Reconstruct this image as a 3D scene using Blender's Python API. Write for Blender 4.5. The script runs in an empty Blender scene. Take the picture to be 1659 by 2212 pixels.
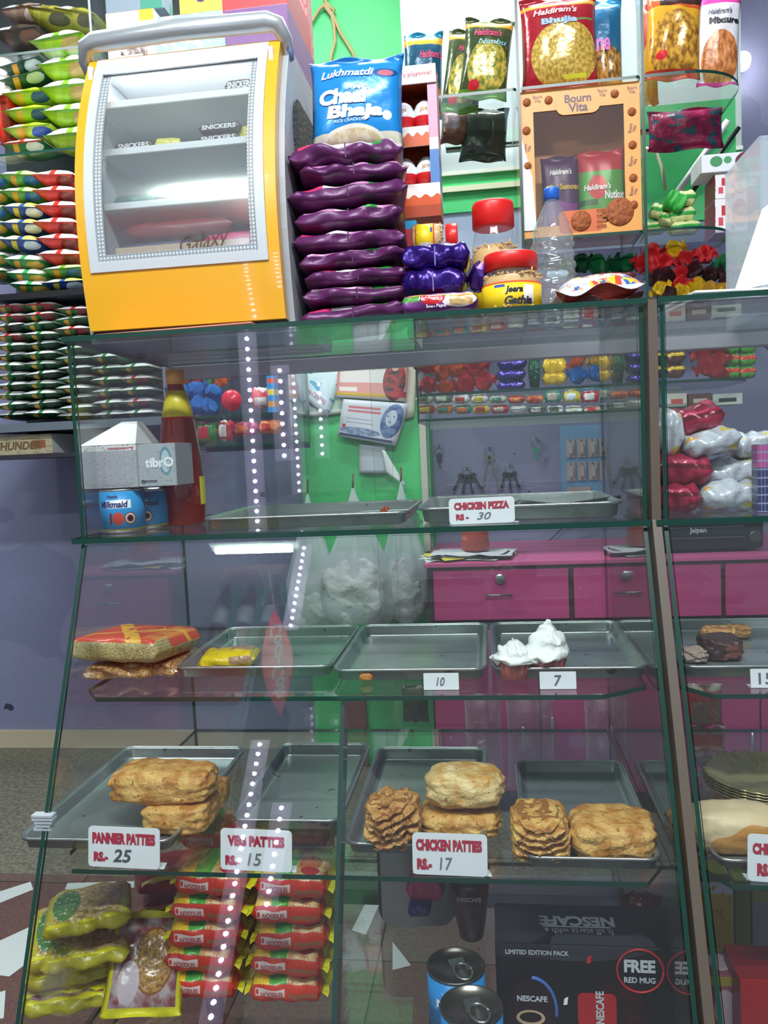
import bpy, bmesh, math, random
from mathutils import Vector, Matrix, noise
rnd = random.Random(7)
S = bpy.context.scene
COL = S.collection
# ------------------------------------------------------------------ camera, world, exposure, lights
W_, H_, F_ = 1659.0, 2212.0, 1750.0
YAW, PITCH, ROLL = math.radians(7.5), math.radians(-4.4), math.radians(-2.6)
CAM = Vector((0, 0, 1.25))
fwd = Vector((-math.sin(YAW)*math.cos(PITCH), math.cos(YAW)*math.cos(PITCH), math.sin(PITCH)))
r0 = Vector((math.cos(YAW), math.sin(YAW), 0)); u0 = r0.cross(fwd)
RT = math.cos(ROLL)*r0 + math.sin(ROLL)*u0; UP = -math.sin(ROLL)*r0 + math.cos(ROLL)*u0
cd = bpy.data.cameras.new('camera'); cam = bpy.data.objects.new('camera', cd); COL.objects.link(cam)
cam.matrix_world = Matrix(((RT.x, UP.x, -fwd.x, CAM.x), (RT.y, UP.y, -fwd.y, CAM.y), (RT.z, UP.z, -fwd.z, CAM.z), (0, 0, 0, 1)))
cd.sensor_fit = 'VERTICAL'; cd.sensor_height = 36.0; cd.lens = 36.0*F_/H_; cd.clip_start = .02
S.camera = cam
S.view_settings.view_transform = 'Standard'; S.view_settings.look = 'None'
S.view_settings.gamma = 1.0; S.view_settings.exposure = 0.34
S.cycles.transparent_max_bounces = 40; S.cycles.max_bounces = 10
wd = bpy.data.worlds.new('world'); S.world = wd; wd.use_nodes = True
wd.node_tree.nodes['Background'].inputs[0].default_value = (.72, .80, .93, 1)
wd.node_tree.nodes['Background'].inputs[1].default_value = .36

def area(name, loc, rot, sx, sy, power, col=(.93, .97, 1)):
    l = bpy.data.lights.new(name, 'AREA'); l.shape = 'RECTANGLE'; l.size = sx; l.size_y = sy
    l.energy = power; l.color = col
    o = bpy.data.objects.new(name, l); COL.objects.link(o); o.location = loc; o.rotation_euler = rot
    return o
area('tube_light_shop', (-.1, 2.25, 3.2), (0, 0, 0), 1.3, .12, 40)
area('front_fill_light', (.1, -.25, 3.15), (math.radians(38), 0, 0), 1.4, .12, 60)  # added fill light over the customer side, tilted to brighten the showcase
area('tube_light_left', (-1.6, 1.9, 3.2), (0, 0, 0), .9, .12, 34)

# ------------------------------------------------------------------ helpers
def ray(px, py): return RT*((px-829.5)/F_) + UP*((1106-py)/F_) + fwd
def atY(px, py, Y): d = ray(px, py); return CAM + d*((Y-CAM.y)/d.y)
def atZ(px, py, z): d = ray(px, py); return CAM + d*((z-CAM.z)/d.z)
def pxbox(x0, y0, x1, y1, Y):
    """base centre, width, height of something spanning these pixels when it stands at depth Y"""
    xm, ym = (x0+x1)/2, (y0+y1)/2
    a, b = atY(x0, ym, Y), atY(x1, ym, Y); t, m = atY(xm, y0, Y), atY(xm, y1, Y)
    return Vector(((a.x+b.x)/2, Y, m.z)), b.x-a.x, t.z-m.z
def lin(h):
    if isinstance(h, (tuple, list)): return tuple(h)[:3]+(1,)
    h = h.lstrip('#'); c = [int(h[i:i+2], 16)/255 for i in (0, 2, 4)]
    return tuple((x/12.92 if x < .04045 else ((x+.055)/1.055)**2.4) for x in c)+(1,)
MC = {}
def M(col, rough=.5, metal=0., key=None, bump=0, bscale=40, emit=0, coat=0, trans=0, alpha=1):
    k = key or (str(col), rough, metal, bump, bscale, emit, coat, trans, alpha)
    if k in MC: return MC[k]
    m = bpy.data.materials.new('mat'); m.use_nodes = True; nt = m.node_tree; b = nt.nodes['Principled BSDF']
    b.inputs['Base Color'].default_value = lin(col); b.inputs['Roughness'].default_value = rough
    b.inputs['Metallic'].default_value = metal
    if coat: b.inputs['Coat Weight'].default_value = coat
    if trans: b.inputs['Transmission Weight'].default_value = trans
    if alpha < 1: b.inputs['Alpha'].default_value = alpha
    if emit:
        b.inputs['Emission Color'].default_value = lin(col); b.inputs['Emission Strength'].default_value = emit
    if bump: add_bump(nt, b, bump, bscale)
    MC[k] = m; return m
def add_bump(nt, b, s, sc):
    tc = nt.nodes.new('ShaderNodeTexCoord'); n = nt.nodes.new('ShaderNodeTexNoise'); n.inputs['Scale'].default_value = sc
    n.inputs['Detail'].default_value = 3
    bp = nt.nodes.new('ShaderNodeBump'); bp.inputs['Strength'].default_value = s; bp.inputs['Distance'].default_value = .01
    nt.links.new(tc.outputs['Object'], n.inputs['Vector']); nt.links.new(n.outputs[0], bp.inputs['Height']); nt.links.new(bp.outputs[0], b.inputs['Normal'])
def art(base, layers=(), rough=.35, metal=0., bump=0, bscale=45, coat=0, coord='UV', alpha=1):
    """printed surface: shapes laid one over another in UV space"""
    m = bpy.data.materials.new('print'); m.use_nodes = True; nt = m.node_tree; N = nt.nodes.new; L = nt.links.new
    b = nt.nodes['Principled BSDF']; b.inputs['Roughness'].default_value = rough; b.inputs['Metallic'].default_value = metal
    if coat: b.inputs['Coat Weight'].default_value = coat
    if alpha < 1: b.inputs['Alpha'].default_value = alpha
    tc = N('ShaderNodeTexCoord'); sep = N('ShaderNodeSeparateXYZ'); L(tc.outputs[coord], sep.inputs[0])
    U, V = sep.outputs[0], sep.outputs[1] if coord == 'UV' else sep.outputs[2]
    def mt(op, a, bb=None, c=None):
        n = N('ShaderNodeMath'); n.operation = op
        for i, x in enumerate((a, bb, c)):
            if x is None: continue
            if isinstance(x, (int, float)): n.inputs[i].default_value = x
            else: L(x, n.inputs[i])
        return n.outputs[0]
    def nz(sc, det=2):
        n = N('ShaderNodeTexNoise'); n.inputs['Scale'].default_value = sc; n.inputs['Detail'].default_value = det
        L(tc.outputs[coord], n.inputs['Vector']); return n.outputs[0]
    def mix(f, a, c):
        n = N('ShaderNodeMix'); n.data_type = 'RGBA'
        if isinstance(f, (int, float)): n.inputs[0].default_value = f
        else: L(f, n.inputs[0])
        for i, x in ((6, a), (7, c)):
            if isinstance(x, tuple): n.inputs[i].default_value = x
            else: L(x, n.inputs[i])
        return n.outputs[2]
    cur = lin(base)
    for l in layers:
        k = l[0]
        if k in ('r', 'nr'):
            f = mt('MULTIPLY', mt('COMPARE', U, (l[1]+l[3])/2, abs(l[3]-l[1])/2), mt('COMPARE', V, (l[2]+l[4])/2, abs(l[4]-l[2])/2)); rest = l[5:]
        elif k in ('e', 'ne', 'ring'):
            d = mt('ADD', mt('POWER', mt('ABSOLUTE', mt('DIVIDE', mt('SUBTRACT', U, l[1]), l[3])), 2.), mt('POWER', mt('ABSOLUTE', mt('DIVIDE', mt('SUBTRACT', V, l[2]), l[4])), 2.))
            if k == 'ring': f = mt('COMPARE', d, 1., l[5]); rest = l[6:]
            else: f = mt('LESS_THAN', d, 1.); rest = l[5:]
        elif k == 's':
            a = math.radians(l[1]); f = mt('COMPARE', mt('ADD', mt('MULTIPLY', U, math.cos(a)), mt('MULTIPLY', V, math.sin(a))), l[2], l[3]); rest = l[4:]
        elif k == 'w':   # everything below a wavy line v = a + b sin(c u + d)
            f = mt('LESS_THAN', V, mt('ADD', mt('MULTIPLY', mt('SINE', mt('ADD', mt('MULTIPLY', U, l[3]), l[4])), l[2]), l[1])); rest = l[5:]
        elif k == 'b':   # layered bands
            f = mt('GREATER_THAN', mt('SINE', mt('MULTIPLY_ADD', V, l[1], mt('MULTIPLY', nz(l[2]), l[3]))), l[4]); rest = l[5:]
        elif k == 'n':
            f = mt('GREATER_THAN', nz(l[1]), l[2]); rest = l[3:]
        elif k == 'g':
            n1 = mt('LESS_THAN', mt('FRACT', mt('MULTIPLY', U, l[1])), l[3]); n2 = mt('LESS_THAN', mt('FRACT', mt('MULTIPLY', V, l[2])), l[3]); f = mt('MAXIMUM', n1, n2); rest = l[4:]
        if k in ('ne', 'nr'):
            c2 = mix(mt('MULTIPLY_ADD', mt('SUBTRACT', nz(rest[2], 4), .5), 5., .5), lin(rest[0]), lin(rest[1]))
            nn = c2.node if hasattr(c2, 'node') else None
            if nn: nn.clamp_factor = True
        else: c2 = lin(rest[0])
        cur = mix(f, cur, c2)
    if isinstance(cur, tuple): b.inputs['Base Color'].default_value = cur
    else: L(cur, b.inputs['Base Color'])
    if bump: add_bump(nt, b, bump, bscale)
    return m
def glass_mat(tint=(.965, .985, .977), rough=.0, ior=1.45, veil=0):
    m = bpy.data.materials.new('glass'); m.use_nodes = True; nt = m.node_tree; nt.nodes.clear(); N = nt.nodes.new
    o = N('ShaderNodeOutputMaterial'); mx = N('ShaderNodeMixShader'); t = N('ShaderNodeBsdfTransparent'); g = N('ShaderNodeBsdfGlossy'); fr = N('ShaderNodeFresnel')
    t.inputs[0].default_value = tint+(1,); g.inputs['Roughness'].default_value = rough; g.inputs[0].default_value = (1, 1, 1, 1); fr.inputs[0].default_value = ior
    ge = N('ShaderNodeNewGeometry'); mm = N('ShaderNodeMath'); mm.operation = 'MULTIPLY_ADD'; mm.inputs[1].default_value = 1/ior-ior; mm.inputs[2].default_value = ior
    nt.links.new(ge.outputs['Backfacing'], mm.inputs[0]); nt.links.new(mm.outputs[0], fr.inputs[0])   # same reflectance on both faces of a pane
    nt.links.new(fr.outputs[0], mx.inputs[0]); nt.links.new(t.outputs[0], mx.inputs[1]); nt.links.new(g.outputs[0], mx.inputs[2])
    if veil:   # even pale diffuse share mixed over the clear surface
        d = N('ShaderNodeBsdfDiffuse'); d.inputs[0].default_value = (.75, .8, .85, 1); m2 = N('ShaderNodeMixShader'); m2.inputs[0].default_value = veil
        nt.links.new(mx.outputs[0], m2.inputs[1]); nt.links.new(d.outputs[0], m2.inputs[2]); nt.links.new(m2.outputs[0], o.inputs[0])
    else: nt.links.new(mx.outputs[0], o.inputs[0])
    return m
GLASS = glass_mat(); GLASSD = glass_mat(veil=.035); PLASTIC = glass_mat((.97, .98, .98), .08, 1.35, .05); BAGM = glass_mat((.9, .95, .93), .2, 1.35, .5)
EDGE = M('#0b3b31', .3); STEEL = M('#b9bcbd', .28, .9); STEELD = M('#8f9493', .3, .85); WHITE = M('#e8ebee', .45); BLACK = M('#16161a', .4)

def obj(name, me, mats=None, parent=None, loc=None):
    if isinstance(me, bmesh.types.BMesh):
        bm = me; me = bpy.data.meshes.new(name); bm.to_mesh(me); bm.free()
    if mats is not None:
        for m in (mats if isinstance(mats, (list, tuple)) else [mats]): me.materials.append(m)
    o = bpy.data.objects.new(name, me); COL.objects.link(o)
    if parent: o.parent = parent
    if loc is not None: o.location = loc
    return o
def tag(o, label, cat, group=None):
    o['label'] = label; o['category'] = cat
    if group: o['group'] = group
    return o
def thing(name, label, cat, loc=(0, 0, 0), rz=0, group=None, rx=0, ry=0):
    o = bpy.data.objects.new(name, None); COL.objects.link(o); o.location = loc; o.rotation_euler = (rx, ry, rz); o.empty_display_size = .02
    return tag(o, label, cat, group)
def smooth(bm):
    for f in bm.faces: f.smooth = True
    return bm
def bx(bm, x0, y0, z0, x1, y1, z1, bev=0, mi=0):
    r = bmesh.ops.create_cube(bm, size=1)['verts']
    for v in r: v.co = Vector(((x0+x1)/2+v.co.x*(x1-x0), (y0+y1)/2+v.co.y*(y1-y0), (z0+z1)/2+v.co.z*(z1-z0)))
    fs = set(f for v in r for f in v.link_faces)
    for f in fs: f.material_index = mi
    if bev:
        es = list(set(e for v in r for e in v.link_edges)); bmesh.ops.bevel(bm, geom=es, offset=bev, segments=2, affect='EDGES')
    return bm
def box(*a, **k): return bx(bmesh.new(), *a, **k)
def uvbox(w, d, h, bev=0):
    """box with its base centre at the origin; front slot 0, sides slot 1, top slot 2; each face has 0-1 UVs"""
    bm = bmesh.new(); uv = bm.loops.layers.uv.new('UVMap')
    def q(p, mi):
        f = bm.faces.new([bm.verts.new(x) for x in p]); f.material_index = mi
        for l, c in zip(f.loops, ((0, 0), (1, 0), (1, 1), (0, 1))): l[uv].uv = c
    x, y = w/2, d
    q(((-x, 0, 0), (x, 0, 0), (x, 0, h), (-x, 0, h)), 0); q(((x, 0, 0), (x, y, 0), (x, y, h), (x, 0, h)), 1)
    q(((x, y, 0), (-x, y, 0), (-x, y, h), (x, y, h)), 1); q(((-x, y, 0), (-x, 0, 0), (-x, 0, h), (-x, y, h)), 1)
    q(((-x, 0, h), (x, 0, h), (x, y, h), (-x, y, h)), 2); q(((-x, y, 0), (x, y, 0), (x, 0, 0), (-x, 0, 0)), 1)
    bmesh.ops.remove_doubles(bm, verts=bm.verts, dist=1e-5)
    if bev: bmesh.ops.bevel(bm, geom=list(bm.edges), offset=bev, segments=2, affect='EDGES')
    return bm
def lathe(bm, prof, n=28, mi=0, cx=0, cy=0, z0=0):
    rings = []
    uv = bm.loops.layers.uv.verify(); zmin = min(p[1] for p in prof); zmax = max(p[1] for p in prof)
    for r, z in prof:
        rings.append([bm.verts.new((cx+r*math.cos(2*math.pi*i/n), cy+r*math.sin(2*math.pi*i/n), z0+z)) for i in range(n)])
    for a in range(len(rings)-1):
        for i in range(n):
            j = (i+1) % n; f = bm.faces.new((rings[a][i], rings[a][j], rings[a+1][j], rings[a+1][i])); f.material_index = mi; f.smooth = True
            for l, (k, q) in zip(f.loops, ((i, a), (i+1, a), (i+1, a+1), (i, a+1))): l[uv].uv = ((i/n+.75) % 1 + (k-i)/n, (prof[q][1]-zmin)/max(zmax-zmin, 1e-6))
    for R, rev in ((rings[0], True), (rings[-1], False)):
        f = bm.faces.new(list(reversed(R)) if rev else R); f.material_index = mi
    return bm
def tube(bm, pts, r, n=8, mi=0):
    pts = [Vector(p) for p in pts]; rings = []
    for i, p in enumerate(pts):
        t = (pts[min(i+1, len(pts)-1)]-pts[max(i-1, 0)]).normalized(); a = t.orthogonal().normalized()
        if rings:
            pa = rings[-1][1]; a = (pa-t*pa.dot(t)).normalized()
        b = t.cross(a); rr = r[i] if isinstance(r, list) else r
        rings.append(([bm.verts.new(p+a*rr*math.cos(2*math.pi*k/n)+b*rr*math.sin(2*math.pi*k/n)) for k in range(n)], a))
    for q in range(len(rings)-1):
        for k in range(n):
            j = (k+1) % n; f = bm.faces.new((rings[q][0][k], rings[q][0][j], rings[q+1][0][j], rings[q+1][0][k])); f.smooth = True; f.material_index = mi
    for R in (list(reversed(rings[0][0])), rings[-1][0]): bm.faces.new(R).material_index = mi
    return bm
def prism(pts, z0, z1, bm=None, side=1, axis='z'):
    """polygon plate: faces slot 0, cut edges slot `side`"""
    bm = bm or bmesh.new()
    def c(p, z): return (p[0], p[1], z) if axis == 'z' else (p[0], z, p[1]) if axis == 'y' else (z, p[0], p[1])
    a = [bm.verts.new(c(p, z0)) for p in pts]; b = [bm.verts.new(c(p, z1)) for p in pts]; n = len(pts)
    bm.faces.new(list(reversed(a))); bm.faces.new(b)
    for i in range(n):
        f = bm.faces.new((a[i], a[(i+1) % n], b[(i+1) % n], b[i])); f.material_index = side
    bmesh.ops.recalc_face_normals(bm, faces=bm.faces[:])
    return bm
def rrect(w, d, r, n=6, cx=0, cy=0):
    out = []
    for sx, sy, a0 in ((1, 1, 0), (-1, 1, 90), (-1, -1, 180), (1, -1, 270)):
        for i in range(n+1):
            a = math.radians(a0+90*i/n); out.append((cx+sx*(w/2-r)+r*math.cos(a), cy+sy*(d/2-r)+r*math.sin(a)))
    return out
TXT = {}
def txt(parent, s, h, pos, mat, rx=0, ry=0, rz=0, bold=.0, shear=0, width=None, drape=None, ext=.0004, align='CENTER', name='lettering'):
    """raised lettering facing local -Y; pos = centre (x, y, z); h = cap height"""
    k = (s, bold, shear, align)
    if k not in TXT:
        c = bpy.data.curves.new('t', 'FONT'); c.body = s; c.size = 1; c.align_x = align; c.offset = bold*1.3+.008; c.shear = shear; c.resolution_u = 3; c.space_line = .8
        o = bpy.data.objects.new('t', c); COL.objects.link(o); bpy.context.view_layer.update()
        me = bpy.data.meshes.new_from_object(o.evaluated_get(bpy.context.evaluated_depsgraph_get())); COL.objects.unlink(o); bpy.data.objects.remove(o)
        vs = [v.co.copy() for v in me.vertices]; x0 = min(v.x for v in vs); x1 = max(v.x for v in vs); y0 = min(v.y for v in vs); y1 = max(v.y for v in vs)
        TXT[k] = (vs, [tuple(p.vertices) for p in me.polygons], (x0, x1, y0, y1)); bpy.data.meshes.remove(me)
    vs, fs, (x0, x1, y0, y1) = TXT[k]
    sc = h/(y1-y0); sx = (width/(x1-x0)) if width else sc
    R = Matrix.Rotation(ry, 3, 'Y')
    if not drape: R = Matrix.Rotation(rz, 3, 'Z') @ Matrix.Rotation(rx, 3, 'X') @ R
    out = []
    for v in vs:
        p = R @ Vector(((v.x-(x0+x1)/2)*sx, 0, (v.y-(y0+y1)/2)*sc)) + Vector(pos)
        if drape: p.y = drape(p.x, p.z)
        out.append(p)
    me = bpy.data.meshes.new(name); me.from_pydata(out, [], fs)
    return obj(name, me, mat, parent)
def pil(a, b, t, k=.9, wr=0., ph=0.):
    if abs(b) >= k or abs(a) >= 1: return .0007
    h = t/2*max(0, 1-abs(a)**2.6)**.55*max(0, 1-abs(b/k)**2.8)**.55
    return h*(1+wr*(math.sin(a*8+ph+b*3)*.35*abs(b)+.5*noise.noise(Vector((a*2.2+ph, b*2.2, ph)))))+.0007
def pillow(w, l, t, stand=False, wr=.35, ph=0., nu=18, nv=22, k=.9, crimp=.004, tuck=.07):
    """sealed bag; slot 0 top/front, slot 1 bottom/back. Lying: X wide, Y long (front end at -l/2). stand: base at z=0, front faces -Y."""
    bm = bmesh.new(); uv = bm.loops.layers.uv.new('UVMap'); G = {}
    for s in (1, -1):
        for i in range(nu+1):
            for j in range(nv+1):
                a = -1+2*i/nu; b = math.sin((-1+2*j/nv)*math.pi/2); edge = i in (0, nu) or j in (0, nv)
                if edge and s == -1: G[s, i, j] = G[1, i, j]; continue
                z = 0 if edge else s*pil(a, b, t, k, wr, ph+(0 if s == 1 else 2.3))
                x = a*w/2*(1-tuck*max(0, 1-abs(b)**4)); y = b*l/2
                if abs(b) > k: z += crimp*math.sin(a*5+ph)*(abs(b)-k)/(1-k)*2
                co = (x, -z, y+l/2) if stand else (x, y, z)
                G[s, i, j] = bm.verts.new(co)
    for s in (1, -1):
        for i in range(nu):
            for j in range(nv):
                q = [G[s, i, j], G[s, i+1, j], G[s, i+1, j+1], G[s, i, j+1]]; c = [(i/nu, j/nv), ((i+1)/nu, j/nv), ((i+1)/nu, (j+1)/nv), (i/nu, (j+1)/nv)]
                c = [(x, (math.sin((-1+2*y)*math.pi/2)+1)/2) for x, y in c]
                if s == -1: q.reverse(); c.reverse()
                f = bm.faces.new(q); f.smooth = True; f.material_index = 0 if s == 1 else 1
                for lp, cc in zip(f.loops, c): lp[uv].uv = cc
    return bm
def stand_pack(name, label, cat, pb, Y, t, front, back, texts=(), rz=0, tilt=0, group=None, wr=.3, ph=None, part='pouch', z=None, ry=0):
    """standing pouch that spans the pixel box pb at depth Y; texts = (string, u, v, height m, material, kwargs)"""
    base, w, l = pxbox(*pb, Y)
    if z is not None: l += base.z-z; base.z = z
    r = thing(name, label, cat, base, rz, group, rx=tilt, ry=ry); ph = rnd.random()*6 if ph is None else ph
    obj(part, pillow(w, l, t, True, wr, ph), [front, back], r)
    for (s, u, v, h, m, kw) in texts:
        kw = dict(kw); dr = lambda x, z_: -pil(x/(w/2)/.94, z_/(l/2)-1, t, .9, wr, ph)*1.04-.0012
        if kw.get('width'): kw['width'] *= w
        txt(r, s, h*l, ((u-.5)*w, 0, v*l), m, drape=dr, **kw)
    return r
def brick(w, d, h, nu=16, nv=20, p=3.2, end=.12, wr=.12, ph=0., crimp=.0):
    """soft wrapped brick, base on z=0, centre; slots: 0 top, 1 front, 2 rest; seals at +-X"""
    bm = bmesh.new(); uv = bm.loops.layers.uv.new('UVMap'); R = []
    for i in range(nu+1):
        a = -1+2*i/nu; s = max(0, 1-abs(a)**10)**.5; ring = []
        if abs(a) > 1-end: s *= .12+.88*math.cos((abs(a)-(1-end))/end*math.pi/2)**.6 if abs(a) < 1 else .05
        for j in range(nv):
            th = 2*math.pi*j/nv-math.pi*.75; c, q = math.cos(th), math.sin(th)
            y = math.copysign(abs(c)**(2/p), c)*d/2; z = math.copysign(abs(q)**(2/p), q)*h/2
            nn = 1+wr*noise.noise(Vector((a*3+ph, c*1.5, q*1.5)))
            yy = y*(nn if s > .5 else 1)*(.75+.25*s); zz = z*s*nn
            if i in (0, nu): zz = z*.03; yy = y*(.92+.04*math.sin(j*3))
            ring.append(bm.verts.new((a*w/2, yy, zz+h/2)))
        R.append(ring)
    for i in range(nu):
        for j in range(nv):
            k = (j+1) % nv; f = bm.faces.new((R[i][j], R[i][k], R[i+1][k], R[i+1][j])); f.smooth = True
            vs = [v.co for v in f.verts]; my = sum(v.y for v in vs)/4/(d/2); mz = (sum(v.z for v in vs)/4-h/2)/(h/2)
            front = my < -.4 and -.98 < mz < (.62 if p > 3.3 else .5)
            f.material_index = 1 if front else (0 if mz > 0 else 2)
            for lp in f.loops:
                co = lp.vert.co; lp[uv].uv = (co.x/w+.5, (co.z/h if f.material_index == 1 else co.y/d+.5))
    for R_ in (R[0], list(reversed(R[-1]))):
        f = bm.faces.new(R_); f.material_index = 2
    bmesh.ops.recalc_face_normals(bm, faces=bm.faces[:])
    return bm
def blob(w, d, h, p=3., na=.05, nf=3., seg=14, ph=0., layers=0, lay_amp=.04, flat=False):
    """lumpy super-ellipsoid block, base at z=0; `layers` cuts pastry folds into the front"""
    bm = bmesh.new(); bmesh.ops.create_cube(bm, size=2); bmesh.ops.subdivide_edges(bm, edges=bm.edges[:], cuts=seg, use_grid_fill=True)
    for v in bm.verts:
        c = v.co; n = (abs(c.x)**p+abs(c.y)**p+abs(c.z)**p)**(1/p); c /= n
        k = 1+na*noise.noise(Vector((c.x*nf+ph, c.y*nf, c.z*nf+ph)))*2+na*.6*noise.noise(Vector((c.x*nf*3+ph, c.y*nf*3, c.z*nf*3)))
        if layers and c.y < -.35:
            wv = math.sin((c.z+.18*math.sin(c.x*2.6+ph)+.12*noise.noise(Vector((c.x*3, 0, c.z*2))))*layers); c.y += lay_amp*wv*2*min(1, (-c.y-.35)*3)*(1-abs(c.z)**6); 
        v.co = Vector((c.x*w/2*k, c.y*d/2*k, c.z*h/2*k+h/2))
    mz = min(v.co.z for v in bm.verts)
    for v in bm.verts: v.co.z = max(v.co.z-mz-h*.03, 0)
    if not flat: smooth(bm)
    return bm
def candy_mesh(r, ph=0, tw=True, squash=1.):
    bm = bmesh.new(); bmesh.ops.create_icosphere(bm, subdivisions=2, radius=1)
    for v in bm.verts:
        k = 1+.28*noise.noise(v.co*2.3+Vector((ph, ph, 0)))+.1*noise.noise(v.co*7+Vector((ph, 0, 0)))
        v.co = Vector((v.co.x*r*1.05*k, v.co.y*r*.8*k, v.co.z*r*k*squash))
    if tw:
        for s in (-1, 1):
            c = bm.verts.new((s*r*.8, 0, 0)); n = 9; ring = [bm.verts.new((s*r*(1.45+.18*math.sin(i*2.1+ph)), r*.3*math.cos(2*math.pi*i/n), r*.62*math.sin(2*math.pi*i/n))) for i in range(n)]
            for i in range(n): bm.faces.new((c, ring[i], ring[(i+1) % n]))
    return bm
def plate(pts, z, th=.006, **k): return prism(pts, z, z+th, **k)
def struct(name, bm, mats):
    o = obj(name, bm, mats); o['kind'] = 'structure'; return o
ORD = ['topmost', 'second from top', 'third from top', 'fourth from top', 'fifth from top', 'sixth from top', 'seventh from top', 'eighth from top', 'ninth from top', 'tenth from top', 'eleventh from top', 'twelfth from top']
# ------------------------------------------------------------------ the room
def wall_mat(a, b, sc=1.4, spots='#3a3d52', thr=.72):
    m = art(a, (('n', sc, .55, b), ('n', 9., thr, spots)), .7, coord='Object', bump=.15, bscale=30); return m
LAV = wall_mat('#8488a6', '#7b7f9e'); GREEN = M('#43bd6c', .55, bump=.1, bscale=60); GREEND = M('#2f8f57', .5)
struct('wall_back', box(-4.2, 3.3, 0, 3.2, 3.4, 3.4), LAV)
struct('wall_left', box(-4.3, -1.2, 0, -4.2, 3.4, 3.4), LAV)
struct('wall_right', box(3.2, -1.2, 0, 3.3, 3.4, 3.4), LAV)
struct('ceiling', box(-4.2, -1.2, 3.4, 3.2, 3.4, 3.5), M('#cfd4d6', .7))
fm = bpy.data.materials.new('terrazzo'); fm.use_nodes = True; nt = fm.node_tree; b = nt.nodes['Principled BSDF']; b.inputs['Roughness'].default_value = .35
tc = nt.nodes.new('ShaderNodeTexCoord'); br = nt.nodes.new('ShaderNodeTexBrick'); br.offset = 0; br.inputs['Scale'].default_value = 1.6; br.inputs['Mortar Size'].default_value = .004
br.inputs['Brick Width'].default_value = .5; br.inputs['Row Height'].default_value = .5
br.inputs['Color1'].default_value = lin('#6a645a'); br.inputs['Color2'].default_value = lin('#5a4038'); br.inputs['Mortar'].default_value = lin('#2a2622')
nz_ = nt.nodes.new('ShaderNodeTexNoise'); nz_.inputs['Scale'].default_value = 140; mx = nt.nodes.new('ShaderNodeMix'); mx.data_type = 'RGBA'; mx.blend_type = 'OVERLAY'; mx.inputs[0].default_value = .9
nt.links.new(tc.outputs['Object'], br.inputs[0]); nt.links.new(tc.outputs['Object'], nz_.inputs[0]); nt.links.new(br.outputs[0], mx.inputs[6]); nt.links.new(nz_.outputs[1], mx.inputs[7]); nt.links.new(mx.outputs[2], b.inputs[0])
bz = art('#6d6c5c', (('n', 60., .5, '#5c5b4c'), ('n', 90., .6, '#7c7a68')), .4, coord='Object')
struct('floor', box(-4.3, -2.7, -.1, 3.3, 3.4, 0), fm)
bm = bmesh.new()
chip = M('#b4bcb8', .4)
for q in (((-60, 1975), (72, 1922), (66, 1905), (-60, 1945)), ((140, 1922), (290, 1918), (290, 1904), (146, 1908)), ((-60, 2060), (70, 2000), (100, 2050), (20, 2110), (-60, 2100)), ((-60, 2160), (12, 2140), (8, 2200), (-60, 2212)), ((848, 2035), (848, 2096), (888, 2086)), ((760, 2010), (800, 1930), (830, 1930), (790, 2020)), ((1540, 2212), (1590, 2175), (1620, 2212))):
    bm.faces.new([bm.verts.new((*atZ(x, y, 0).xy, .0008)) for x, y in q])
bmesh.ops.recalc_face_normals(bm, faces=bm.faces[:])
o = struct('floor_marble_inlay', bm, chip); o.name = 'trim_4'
bz_ = struct('floor_border', box(-4.2, atZ(60, 1888, 0).y, 0, 3.2, 3.29, .0006), bz)
struct('baseboard_back', box(-4.2, 3.275, 0, -.72, 3.3, .075), M('#c8bda0', .5))
# green painted wall section behind the counter
g0 = atY(635, 700, 3.1).x; g1 = atY(905, 700, 3.1).x
struct('wall_green', box(g0, 3.1, 0, g1+.02, 3.299, 3.4), GREEN)
a0 = atY(742, 1600, 3.1).x; a1 = atY(795, 1600, 3.1).x
struct('trim_1', box(a0, 3.085, 0, a1, 3.1, atY(770, 1500, 3.1).z), M('#7a4a44', .6))
t0 = atY(912, 900, 3.05).x
struct('trim_2', box(t0-.012, 3.04, .86, t0+.012, 3.099, 3.1), M('#b9b9a8', .5))
# pale recessed panel with green bands behind the glass shelves (upper right)
UY = 2.62
xl, xr = atY(868, 100, UY).x, atY(1600, 100, UY).x
zp = lambda y, x=1010: atY(x, y, UY).z
bm = box(xl, UY, 1.95, xr, UY+.02, 3.2)
struct('wall_panel', box(xl, UY, zp(372), xr, UY+.02, 3.2), M('#9aa7a4', .35)).name = 'wall_niche'
bm = bmesh.new(); bx(bm, xl, UY-.004, zp(458), xr, UY+.02, zp(372))
struct('wall_niche_green', bm, GREEN)
struct('trim_3', box(xl, UY-.012, zp(414), xr, UY-.004, zp(402)), M('#c9cfae', .5))
struct('trim_5', box(xl, UY-.012, zp(378), xr, UY-.004, zp(370)), M('#c9d2c4', .5))
struct('wall_niche_lower', box(xl, UY, zp(560), xr, UY+.02, zp(458)), M('#8f9fb4', .5))
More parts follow.
